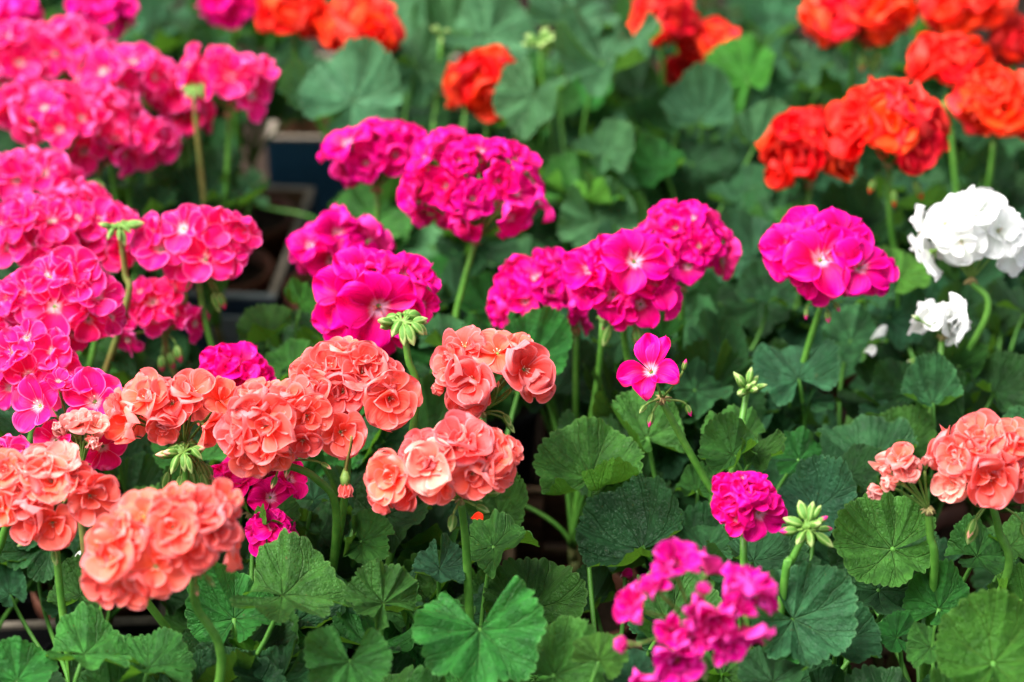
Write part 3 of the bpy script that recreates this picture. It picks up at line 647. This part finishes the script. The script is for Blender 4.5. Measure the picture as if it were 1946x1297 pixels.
# --- the rest of each plant's foliage, lower down
VOID = [(1060, 1130, 60), (1140, 1215, 45), (1690, 1235, 40), (1850, 1130, 40), (110, 1190, 80), (210, 1190, 70), (560, 290, 70), (575, 375, 60), (520, 470, 60), (500, 560, 60), (440, 590, 70), (1040, 985, 75), (1050, 1080, 50), (545, 330, 55), (560, 420, 50), (500, 500, 50), (450, 600, 60), (250, 1195, 90), (120, 1205, 90), (1600, 760, 45), (40, 1190, 60), (1850, 990, 50), (1790, 1010, 40), (1010, 860, 40)]
for i in ids:
    P = PD[i]; n = 22 + (i[0] in 'lr')*5; b = P['root'].location; g0 = rnd.uniform(0, 6.28)
    for k in range(n):
        a = g0 + k*2.4; q = math.sqrt((k+.7)/n); rad = .016+.074*q; z = .07+.11*(1-q*q)+rnd.uniform(-.035, .02)
        pos = Vector((b.x+rad*math.cos(a), b.y+rad*math.sin(a), z)); nrm = Vector((math.cos(a)*.55*q+rnd.uniform(-.25, .25), math.sin(a)*.55*q-.25+rnd.uniform(-.25, .25), 1))
        tip = Vector((math.cos(a), math.sin(a), 0)); Rr = rnd.uniform(.025, .044)
        px, py = proj(pos+tip*Rr*.3)
        if any((px-x)**2+((py-y)*1.2)**2 < (r_+Rr/K/1.6*.6)**2 for x, y, r_ in VOID): continue
        tone = rnd.choice(P['tones']*2+'d'); shp = rnd.randrange(28)
        add_leaf(P, tone, shp, pos, nrm, tip, Rr, own=False)

bg_ = MB(); g0 = get_leaf('d', 2); gv = np.array([v.co[:] for v in g0.vertices]); gf = [tuple(p.vertices) for p in g0.polygons]; guv = np.zeros(len(g0.loops)*2); g0.uv_layers[0].data.foreach_get('uv', guv); guv = [tuple(x) for x in guv.reshape(-1, 2)]
for k in range(420):
    x, y = rnd.uniform(-.95, .95), rnd.uniform(1.08, 1.75); z = rnd.uniform(.02, .20)
    M = frame(Vector((x, y, z)), Vector((rnd.uniform(-.5, .5), rnd.uniform(-.8, .2), 1)), Vector((rnd.uniform(-1, 1), rnd.uniform(-1, 1), 0)), rnd.uniform(.028, .045))
    o_ = len(bg_.v); bg_.v += [tuple(M @ Vector(q)) for q in gv[:, :3]]; bg_.f += [tuple(o_+i for i in f) for f in gf]; bg_.mi += [k % 2]*len(gf); bg_.uv += guv
tag(link('background_foliage', bg_.mesh('background_foliage', [LEAF['d'], LEAF['b']])), 'dark blurred mass of geranium leaves beyond the top edge', 'foliage', kind='stuff')

# ------------------------------------------------------------------ flower heads
def add_bud(parent, Mi, kind, base, pos, d, size, P, hi=None):
    o = link('bud', rnd.choice(BM[kind]), parent, Mi @ rel(P, frame(pos, d, Vector((.3, .2, 1)), size)))
def pedicel(mb, Pl, a, b, dirb, r, mat=0):
    L = (b-a).length
    mb.tube([relv(Pl, q) for q in bez(a, a+(b-a)*.35+(b-a).normalized()*0, b-dirb*L*.3, b, 6)], [r*1.1]*2+[r]*5, mat, 5)
RK = dict(pink=40, magenta=42, coral=45, salmon=38, red=42, crimson=38, white=46, fuchsia=40)
nf = 0
def head(pid, kind, cx, cy, rx, ry, z=.28, fl=None, n=None, r=None, dome=115, back=6, hub=.75, buds=0, bk=None, way=None, hubpx=None, bract=True, ax=0., stemmat=None, alt=None, avoid=()):
    """cx, cy, rx, ry: ellipse the head fills in the photo; fl: flowers read from the photo as (x, y, radius[, lean dir, lean])"""
    global nf
    P = PD[pid]; Cn = at(cx, cy, z); px = K*depth(Cn); RX, RY = rx*px, ry*px; RD = (RX+RY)*.5*.9
    fr = (r or RK[kind])*px*1.13
    axis = (UP*math.cos(R(ax))*.9+RIGHT*-math.sin(R(ax))-FWD*.25).normalized()
    H = Cn - axis*RY*hub
    if hubpx: H = at_y(hubpx[0], hubpx[1], Cn.y); 
    root = None; mb = MB()
    obj = bpy.data.objects.new('flower_head', bpy.data.meshes.new('tmp')); C.objects.link(obj); obj.parent = P['root']
    Mi = Matrix.Identity(4)
    pr = .0009 if fr > .012 else .0008
    placed = []
    def put(pos, nrm, rad, ho=False, kd=None):
        kd = kd or kind; nonlocal mb
        me = rnd.choice(HO[kd]) if ho else rnd.choice(FL[kd])
        if pid == 'gG' or (kind == 'magenta' and rad > .0195): me = FL[kd][2]
        if pid == 'gG': me = LONE
        spin = RIGHT*(0 if pid == 'gG' else rnd.uniform(-.6, .6))+UP if kd in ('pink', 'magenta') else Vector((rnd.uniform(-1, 1), rnd.uniform(-1, 1), rnd.uniform(-1, 1)))
        base = pos - nrm*rad*.22
        link('flower', me, obj, rel(P, frame(base, nrm, spin, rad)))
        e = base - nrm*rad*.30
        pedicel(mb, P, H, e, ((e-H).normalized()+nrm).normalized(), pr)
    if fl:
        for f in fl:
            x, y, rr_ = f[:3]; ho = False
            if rr_ < 0: ho = True; rr_ = -rr_
            u, v = (x-cx)/rx, (cy-y)/ry; q = min(.95, math.hypot(u, v)*.85); d = math.sqrt(1-q*q)
            pos = Cn + RIGHT*(x-cx)*px + UP*(cy-y)*px - FWD*d*RD*.75
            rad = rr_*px*(1.16 if kind in ('magenta', 'pink') else 1.02 if kind == 'fuchsia' else 1.1)
            if len(f) > 3: a, l = R(f[3]), R(f[4]); nrm = camdir(math.cos(a)*math.sin(l), math.sin(a)*math.sin(l), math.cos(l))
            else: nrm = (RIGHT*u*.8 + UP*(v*.75+.18) - FWD*(d+.25)).normalized() + Vector([rnd.uniform(-.24, .24) for _ in range(3)])
            nrm.normalize()
            put(pos - nrm*rad*.15 - FWD*((.45 if kind == 'magenta' else .22)*rad if (rr_ >= 50 and len(f) > 3) else 0), nrm, rad, ho, f[5] if len(f) > 5 else alt); placed.append((x, y, rr_))
    N_ = n if n is not None else (0 if fl else max(10, int(2.3*(RX*RY)/(fr*fr)*1.15)))
    tot = N_ if not fl else back*2
    g = (1+5**.5)/2; cosm = math.cos(R(dome)); cnt = 0; off = rnd.uniform(0, 6.28)
    t1 = axis.orthogonal().normalized(); t2 = axis.cross(t1)
    for k in range(tot):
        c = 1-(1-cosm)*(k+.5)/tot; s_ = math.sqrt(1-c*c); a = off+2*math.pi*k/g
        d = axis*c + t1*s_*math.cos(a) + t2*s_*math.sin(a)
        d = (d+Vector([rnd.uniform(-.12, .12) for _ in range(3)])).normalized()
        dr, du, df = d.dot(RIGHT), d.dot(UP), d.dot(FWD)
        if fl and df < .1: continue
        sh = rnd.uniform(.70, 1.04 if kind in ('red', 'crimson') else 1.10)
        rad = fr*rnd.uniform(.85, 1.12)*(.9 if fl else 1)
        pos = Cn + RIGHT*dr*max(.2*RX, RX-rad*.45)*sh + UP*du*max(.2*RY, RY-rad*.45)*sh + FWD*df*RD*sh*.8
        nrm = (d + Vector((0, 0, .15)) + Vector([rnd.uniform(-.42, .42) for _ in range(3)])).normalized()
        put(pos, nrm, rad)
        cnt += 1
    # bracts and buds at the hub
    for k in range(9 if bract else 0):
        a = 6.283*k/9; d = (t1*math.cos(a)+t2*math.sin(a)-axis*rnd.uniform(-.3, .7)).normalized(); L = rnd.uniform(.004, .007)
        mb.tube([relv(P, H), relv(P, H+d*L*.5), relv(P, H+d*L-axis*.001)], [.0014, .0011, .0002], 1, 5)
    mb.tube([relv(P, H-axis*.004), relv(P, H-axis*.001), relv(P, H+axis*.002)], [.0024, .0030, .0018], 1, 7)
    bk = bk or kind
    bl = list(buds) if hasattr(buds, '__len__') else []
    if not bl:
        for k in range(buds if not hasattr(buds, '__len__') else 0):
            a = rnd.uniform(0, 6.28); d = (RIGHT*math.cos(a)*.8 - FWD*abs(math.sin(a))*.7 - UP*rnd.uniform(.2, 1.2)).normalized()
            e = H + d*rnd.uniform(.014, .024) - Vector((0, 0, .004)); bl.append(None)
            pedicel(mb, P, H, e, (d*.4-Vector((0, 0, .6))).normalized(), .0007)
            link('bud', rnd.choice(BM[bk if rnd.random() < .6 else 'green']), obj, rel(P, frame(e, (d*.5-Vector((0, 0, .8))).normalized(), Vector((1, .2, .1)), rnd.uniform(.0060, .0085))))
    else:
        for b in bl:        # (x, y, size px, direction deg[, kind]) : root end of the bud
            e = at_y(b[0], b[1], H.y-.012); dd = camdir(math.cos(R(b[3])), math.sin(R(b[3])), .25)
            pedicel(mb, P, H, e, ((e-H).normalized()*.6+dd).normalized(), .0008)
            link('bud', rnd.choice(BM[b[4] if len(b) > 4 else bk]), obj, rel(P, frame(e, dd, Vector((.2, .1, 1)), b[2]*px/1.5)))
    old = obj.data; obj.data = mb.mesh('flower_head', [CALYX if kind != 'red' else STALK, BRACT]); bpy.data.meshes.remove(old)
    wy = [at_y(x, y, H.y+(P['tops'][0].y-H.y)*.35*(j+1)/len(way)) for j, (x, y) in enumerate(way)][::-1] if way else None
    c, rr_ = stalk(P, None, '', H-axis*.002, axis, r0=.0031, r1=.0023, way=wy)
    m2 = MB(); m2.tube([relv(P, q) for q in c], rr_, 0, 8)
    link('flower_stem', m2.mesh('flower_stem', [stemmat or STEM]), P['root'])
    return obj, H

def bud_cluster(pid, cx, cy, rpx, z, kind='green', n=10, way=None, tipk=None, stemmat=None, droop=.6):
    P = PD[pid]; H = at(cx, cy, z); px = K*depth(H); Rr = rpx*px; mb = MB()
    obj = bpy.data.objects.new('bud_cluster', bpy.data.meshes.new('tmp2')); C.objects.link(obj); obj.parent = P['root']
    for k in range(n):
        a = 2.4*k; el = rnd.uniform(-.5, .9)*(1-droop)+droop*rnd.uniform(-.6, .35)
        d = Vector((math.cos(a)*math.cos(el), math.sin(a)*math.cos(el), math.sin(el)+.2)).normalized(); q = Rr*rnd.uniform(.25, .55)
        e = H+d*q; dd = (d*.8+Vector((0, 0, -droop*1.3 if k % 4 else .1))).normalized()
        pedicel(mb, P, H, e, (d+dd).normalized(), .0009)
        link('bud', rnd.choice(BM[tipk if (tipk and k % 4 == 0) else kind]), obj, rel(P, frame(e-dd*.001, dd, Vector((.2, .1, 1)), Rr*rnd.uniform(.28, .42))))
    for k in range(10):
        a = .63*k; d = Vector((math.cos(a), math.sin(a), rnd.uniform(-.5, .5))).normalized()
        mb.tube([relv(P, H), relv(P, H+d*Rr*.18), relv(P, H+d*Rr*.33+Vector((0, 0, .001)))], [.0015, .0014, .0003], 0, 5)
    old = obj.data; obj.data = mb.mesh('bud_cluster', [CALYX]); bpy.data.meshes.remove(old)
    wy = [at_y(x, y, H.y+(P['tops'][0].y-H.y)*.35*(j+1)/len(way)) for j, (x, y) in enumerate(way)][::-1] if way else None
    c, rr_ = stalk(P, None, '', H, Vector((0, 0, 1)), r0=.0029, r1=.0021, way=wy)
    m2 = MB(); m2.tube([relv(P, q) for q in c], rr_, 0, 8); link('flower_stem', m2.mesh('flower_stem', [stemmat or STEM]), P['root'])

# pink
head('pA', 'pink', 30, 125, 75, 95, .27); head('pA', 'pink', 130, 95, 80, 65, .28)
head('pB', 'pink', 235, 150, 100, 75, .28); head('pB', 'pink', 120, 235, 105, 85, .28); head('pB', 'pink', 280, 275, 60, 45, .24, n=8); head('pB', 'pink', 185, 285, 80, 50, .25)
head('pC', 'pink', 432, 160, 112, 76, .28, buds=0); head('pC', 'pink', 355, 222, 38, 30, .24, n=6, buds=2)
head('pD', 'pink', 65, 342, 95, 62, .27); head('pD', 'pink', 70, 440, 90, 70, .28, fl=[(40,420,40),(75,470,42),(20,470,40),(110,420,38),(60,400,36),(120,465,36),(90,500,32),(10,430,36)])
head('pE', 'pink', 195, 438, 75, 65, .27, fl=[(190,420,40),(235,435,32),(165,455,40),(215,470,38),(190,490,36),(150,415,34),(240,480,30)])
head('pF', 'pink', 375, 462, 112, 66, .28, fl=[(310,472,46,110,15),(398,490,46,80,20),(350,432,42),(440,462,40),(452,415,30,60,75),(478,445,26),(415,432,38),(440,498,32),(350,500,34),(290,440,32)], buds=3)
head('pF', 'pink', 310, 585, 80, 60, .23, fl=[(290,572,42),(345,592,27,20,50),(380,618,30,-20,60),(332,545,32),(270,550,26),(240,652,28),(300,610,28),(215,610,26),(250,600,24)], back=2, dome=150, stemmat=STEMR, buds=3)
head('pG', 'pink', 120, 562, 118, 78, .28, fl=[(115,588,50,-90,10),(60,562,46),(98,520,45),(165,530,45),(200,562,40),(180,612,38),(18,565,34),(222,605,28),(150,505,40),(60,610,36),(145,640,30)])
head('pH', 'pink', 65, 690, 92, 72, .27, fl=[(65,712,42),(110,665,38),(20,738,38),(95,745,36),(30,665,38),(55,635,35),(130,695,30),(0,690,34)])
head('pH', 'pink', 15, 880, 48, 38, .27, fl=[(18,868,40),(30,905,30),(-20,880,34)], back=2)
head('pI', 'pink', 140, 785, 105, 85, .27, fl=[(75,768,48,160,30),(188,758,52,100,15),(165,722,36,90,55),(205,858,40),(110,838,34),(120,720,24)], back=3, stemmat=STEMR, buds=3)
head('pB', 'pink', 205, 212, 72, 52, .265); head('pA', 'pink', 55, 205, 62, 50, .26); head('pD', 'pink', 135, 395, 70, 40, .265); head('pG', 'pink', 30, 618, 52, 42, .26); head('pC', 'pink', 330, 175, 40, 34, .265, n=6)
# blurred magenta behind
head('mA', 'magenta', 200, 22, 62, 48, .28); head('mA', 'magenta', 25, 40, 40, 42, .27); head('mB', 'magenta', 440, -5, 60, 36, .27)
# red
head('rA', 'red', 555, 18, 62, 48, .29, r=46); head('rA', 'red', 685, 55, 66, 62, .28, r=48)
head('rB', 'crimson', 925, 165, 76, 70, .25, r=40)
head('rC', 'red', 1262, 30, 66, 48, .28); head('rC', 'red', 1345, 85, 55, 40, .25, n=8, r=32, buds=3); head('rC', 'crimson', 1300, 135, 36, 24, .22, n=4, r=30)
head('rD', 'red', 1625, 32, 102, 52, .29, r=48, buds=4); head('rE', 'red', 1845, 12, 92, 44, .28, r=42); head('rE', 'crimson', 1930, 80, 45, 36, .25)
head('rF', 'red', 1810, 120, 84, 46, .29, r=40, dome=85, buds=2); head('rF', 'red', 1892, 200, 76, 70, .28, r=44)
head('rG', 'red', 1692, 245, 128, 94, .295, r=50, buds=3); head('rH', 'crimson', 1540, 285, 92, 88, .25, r=42)
# magenta
head('gA', 'magenta', 715, 298, 108, 82, .28, r=38); head('gA', 'magenta', 640, 478, 108, 76, .25)
head('gB', 'magenta', 902, 365, 150, 126, .29, dome=130, r=38, way=[(880, 545), (862, 640)])
head('gC', 'magenta', 722, 565, 112, 92, .28, fl=[(722,592,66,-95,18),(655,560,55),(770,525,46),(640,605,40),(722,505,38,90,60),(812,530,32,50,60),(680,642,36),(738,640,38,-90,40),(690,520,50),(805,580,28)])
head('gD', 'magenta', 1025, 560, 100, 82, .24, r=36); head('gD', 'magenta', 1095, 612, 22, 22, .22, n=2, r=24)
head('gE', 'magenta', 1298, 475, 104, 98, .27, r=31); head('gE', 'magenta', 1185, 532, 112, 78, .28, r=48, fl=[(1200,495,54,100,15),(1115,510,44),(1245,545,42,60,30),(1160,565,44),(1215,580,40),(1270,570,34),(1150,490,38),(1180,600,30),(1120,555,34),(1265,510,30)], buds=4, bk='magenta')
head('gF', 'magenta', 1565, 490, 124, 74, .29, hub=1.15, dome=100, fl=[(1548,492,62,95,15),(1625,505,52,60,25),(1492,470,46),(1590,448,50),(1662,522,38),(1560,548,36,-90,35),(1478,500,34),(1520,440,42),(1600,480,36),(1530,530,34)], buds=[(1533,585,18,-95),(1572,590,19,-85),(1585,575,16,-60)], way=[(1530,680), (1495,830)])
head('gG', 'magenta', 1240, 715, 62, 62, .29, hubpx=(1258,758), fl=[(1228,697,53,125,35)], back=0, buds=[(1240,785,22,-105),(1228,770,16,-130,'green'),(1305,770,18,-70),(1298,705,18,75)], way=[(1305,850), (1352,930), (1405,1015)])
head('gH', 'magenta', 1415, 960, 64, 68, .27, fl=[(1442,978,42,-60,20),(1422,925,32,90,50),(1385,955,36),(1400,985,28),(1448,940,28),(1380,925,26),(1408,905,14),(1395,940,30)], back=2)
head('gI', 'fuchsia', 1320, 1160, 130, 125, .298, hub=.2, fl=[(1285,1060,40,80,40),(1205,1148,40,150,45),(1242,1108,30,120,50),(1345,1165,46,-80,30),(1412,1110,50,75,70),(1412,1195,46,-75,70),(1282,1250,48,-100,20),(1310,1205,34),(1238,1290,38),(1440,1140,32,20,60),(1185,1222,-34,180,80),(1330,1115,-30,90,70),(1372,1215,36),(1312,1155,32,0,50),(1395,1150,34,90,40),(1270,1190,30),(1260,1075,26,150,60)], back=1, buds=3, stemmat=STEMR)
head('gJ', 'magenta', 448, 702, 64, 48, .25, fl=[(418,692,36),(460,690,42),(492,715,32),(435,725,34)], back=3)
head('gK', 'magenta', 475, 925, 100, 70, .22, r=40); head('gK', 'magenta', 518, 1008, 45, 36, .21, r=34, n=5)
# coral
head('cA', 'coral', 325, 790, 120, 78, .28, hubpx=(350,850), fl=[(282,748,46,130,40),(243,802,44,175,50),(335,762,46),(374,738,42,80,45),(432,757,38,40,50),(405,812,36,-30,70),(318,812,32,-80,40),(225,775,30,160,60)], back=4, buds=14, bk='coral')
head('cA', 'salmon', 155, 826, 50, 32, .28, hubpx=(155,885), fl=[(125,815,-34,150,45),(178,842,-32,20,30),(185,805,26),(150,800,30,100,60)], back=1, buds=2)
head('cB', 'coral', 660, 740, 120, 82, .29, fl=[(748,757,54,-10,20),(695,702,50),(632,690,48),(592,705,38),(735,705,36),(655,745,42),(600,745,44),(655,660,30,90,65),(700,675,30,85,60)], back=5, hub=1.0)
head('cB', 'coral', 530, 810, 112, 90, .285, fl=[(508,805,58,180,15),(590,792,44,-40,20),(652,822,48,-20,15),(482,868,42,-110,35),(582,840,34,-70,30),(452,820,42,180,50),(530,755,44,100,40),(480,765,40,130,45),(560,745,40,95,55),(530,870,34,-80,55),(490,740,30,100,60)], back=3, buds=[(525,905,20,-110),(548,880,22,-100),(610,880,18,-30)], way=[(600,910), (640,990)])
head('cC', 'coral', 935, 700, 112, 78, .29, hubpx=(918,782), fl=[(880,652,38,120,35),(945,660,46,95,45),(895,722,50,170,20),(1003,702,52,0,25),(853,692,38,165,45),(890,758,40,-100,20),(838,738,-26,190,60),(1030,690,-24,40,60),(1020,735,36,-40,45),(985,655,30,70,60)], back=3, buds=[(943,752,22,80,'coral'),(972,742,24,70,'coral'),(958,788,21,-60,'green'),(962,800,22,-55,'green'),(848,778,-1,175)][:4])
head('cD', 'coral', 848, 880, 142, 84, .285, hubpx=(876,948), alt=None, fl=[(742,902,50,185,35),(820,880,50,170,10,'salmon'),(882,832,50,95,40),(930,862,48,60,30),(845,838,42,110,45,'salmon'),(900,902,42,-60,20),(952,892,40,0,45),(972,852,30,30,60),(798,852,40,140,30),(832,922,36,-110,35),(775,930,40,200,50),(725,945,30,-140,50),(775,870,36,150,45)], back=5, buds=[(862,978,26,-100,'green'),(905,962,22,-25,'green'),(922,938,24,5,'green'),(895,940,20,-30,'green')], way=[(884,1020), (890,1120)])
head('cE', 'coral', 100, 930, 128, 84, .28, fl=[(40,928,50),(108,908,50),(108,995,48,-80,15),(186,942,48,-20,30),(60,985,45),(130,872,38,95,50,'salmon'),(18,892,42),(165,905,30),(80,880,36,100,50,'salmon'),(10,960,36),(75,945,40)], back=3, buds=[(62,1025,24,205,'green'),(103,1045,24,-80,'green')])
head('cF', 'coral', 308, 1032, 156, 106, .30, ax=-25, hubpx=(372,1085), fl=[(310,1075,54,-70,15),(222,1045,54,170,30),(213,1105,46,-120,30),(340,992,52,80,15),(398,962,48,75,35),(280,968,48,110,35),(422,1000,42,20,35),(265,1020,46),(378,1032,44),(262,1112,42,-110,40),(188,1050,36,180,55),(432,942,36,60,55),(340,935,36,95,60),(230,1000,40,140,45),(440,975,30,20,65)], back=5, buds=[(392,1095,20,-50,'green'),(372,1110,18,-80,'coral')], way=[(372,1150), (418,1290)])
head('cG', 'coral', 1862, 870, 112, 86, .29, hubpx=(1885,950), fl=[(1868,908,54,-90,15),(1850,828,46,100,40),(1912,830,46,70,40),(1925,880,46,0,35),(1802,862,38,170,35),(1798,920,34,200,40,'salmon'),(1850,870,40),(1950,920,38),(1900,860,40),(1830,845,34,120,45)], back=4, buds=3, bk='coral', way=[(1898,1010), (1908,1110)])
head('cG', 'salmon', 1700, 905, 56, 55, .285, hubpx=(1765,968), fl=[(1708,868,30,110,50,'coral'),(1690,916,-34,170,50),(1664,932,-32,200,60),(1738,885,-24,100,50),(1720,890,26),(1760,880,-24,80,60),(1680,895,-24,150,60)], back=1, way=[(1768,1020), (1775,1090)])
# white
head('wA', 'white', 1850, 450, 120, 110, .292, r=44, way=[(1878,590), (1810,760)]); head('wB', 'white', 1792, 610, 50, 38, .25, fl=[(1808,612,30,-10,60),(1768,602,24,150,60),(1795,596,20,80,60),(1822,622,18,-30,60)], back=2, buds=[(1750,610,16,150,'white')])
# bud clusters
bud_cluster('cB', 765, 615, 54, .315, n=15, way=[(775, 680), (787, 800)], droop=.6)
bud_cluster('pE', 227, 432, 40, .30, n=12, way=[(238, 520), (238, 590)], stemmat=STEMR)
bud_cluster('gG', 1420, 742, 40, .25, n=12, way=[(1410, 800), (1400, 860)], droop=0)
bud_cluster('gH', 1535, 1005, 52, .27, n=12, tipk='magenta', way=[(1505, 1065), (1490, 1110)], droop=.15)
bud_cluster('pA', 72, 92, 28, .28); bud_cluster('pC', 368, 168, 30, .285, n=11, stemmat=STEMR); bud_cluster('lF', 1028, 88, 34, .28, n=12, droop=0)
bud_cluster('lG', 838, 68, 22, .27, n=8, droop=0); bud_cluster('wB', 1748, 695, 26, .19, n=5, kind='white'); bud_cluster('pE', 178, 350, 28, .24, n=8)
bud_cluster('gD', 1145, 610, 22, .24, n=4, kind='magenta', droop=1); bud_cluster('cA', 350, 860, 50, .27, n=14, kind='green', tipk='coral', droop=.7)

# finish each plant's own stem mesh
for i in ids:
    P = PD[i]; link('stem', P['stem'].mesh('stem', [WOODY, STALK]), P['root'])

# ------------------------------------------------------------------ fallen petals and a wilted flower
def fallen(kind, px, py, z, size, label, lean=(95, 55)):
    r = random.Random(px); mb = MB(); petal(mb, r, 0, 1.0, .42, .5, -.5, 1.2, 2.5, base=-.5, twist=.5)
    p = at(px, py, z); me = mb.mesh('fallen_petal', [PETAL[kind]])
    a, l = R(lean[0]), R(lean[1])
    o = link('fallen_petal', me); o.matrix_world = frame(p, camdir(math.cos(a)*math.sin(l), math.sin(a)*math.sin(l), math.cos(l)), UP+RIGHT*rnd.uniform(-.5, .5), size*K*depth(p)/1.1)
    tag(o, label, 'petal')
fallen('red', 905, 990, .205, 26, 'small red coral petal lying on a green leaf below the centre coral head')
fallen('magenta', 1190, 1098, .165, 24, 'magenta petal with pale edge lying flat on a green leaf')
fallen('fuchsia', 1126, 752, .14, 26, 'lone magenta petal caught among dark leaves at the picture centre')
fallen('white', 1668, 645, .20, 34, 'white petal caught on a green leaf left of the small white half head', (60, 40))
fallen('white', 1652, 672, .20, 22, 'tiny white petal just below another larger white petal on the same leaf')
fallen('white', 1905, 690, .20, 24, 'white petal resting on a green leaf at the right edge')
fallen('white', 150, 1062, .17, 22, 'pale petal at the left, under the coral flowers')
P = PD['cB']; H = at(660, 860, .26); wob = MB()
for k in range(7):
    petal(wob, random.Random(k), .9*k, 1.2, .34, 1.5, 1.35, 1.1, 1.3, .3, 0, .05)
me = wob.mesh('wilted_flower', [PETAL['coral']]); H2 = at(656, 908, .26)
o = link('wilted_flower', me, P['root'], rel(P, frame(H2, -UP, RIGHT, 32*K*depth(H2)))); o['label'] = 'wilted coral flower hanging head down'
mb = MB(); a0 = at_y(668, 830, H2.y); mb.tube([relv(P, q) for q in bez(a0, a0-Vector((0, 0, .01)), H2+UP*.01, H2, 8)], .0010, 0, 6)
mb.tube([relv(P, H2+UP*.006), relv(P, H2), relv(P, H2-UP*.005)], [.001, .0035, .003], 1, 7)
link('wilted_stalk', mb.mesh('wilted_stalk', [STEMR, CALYX]), P['root'])
print('objects', len(bpy.data.objects), 'max leaves', max(P['leaves'] for P in PD.values()))
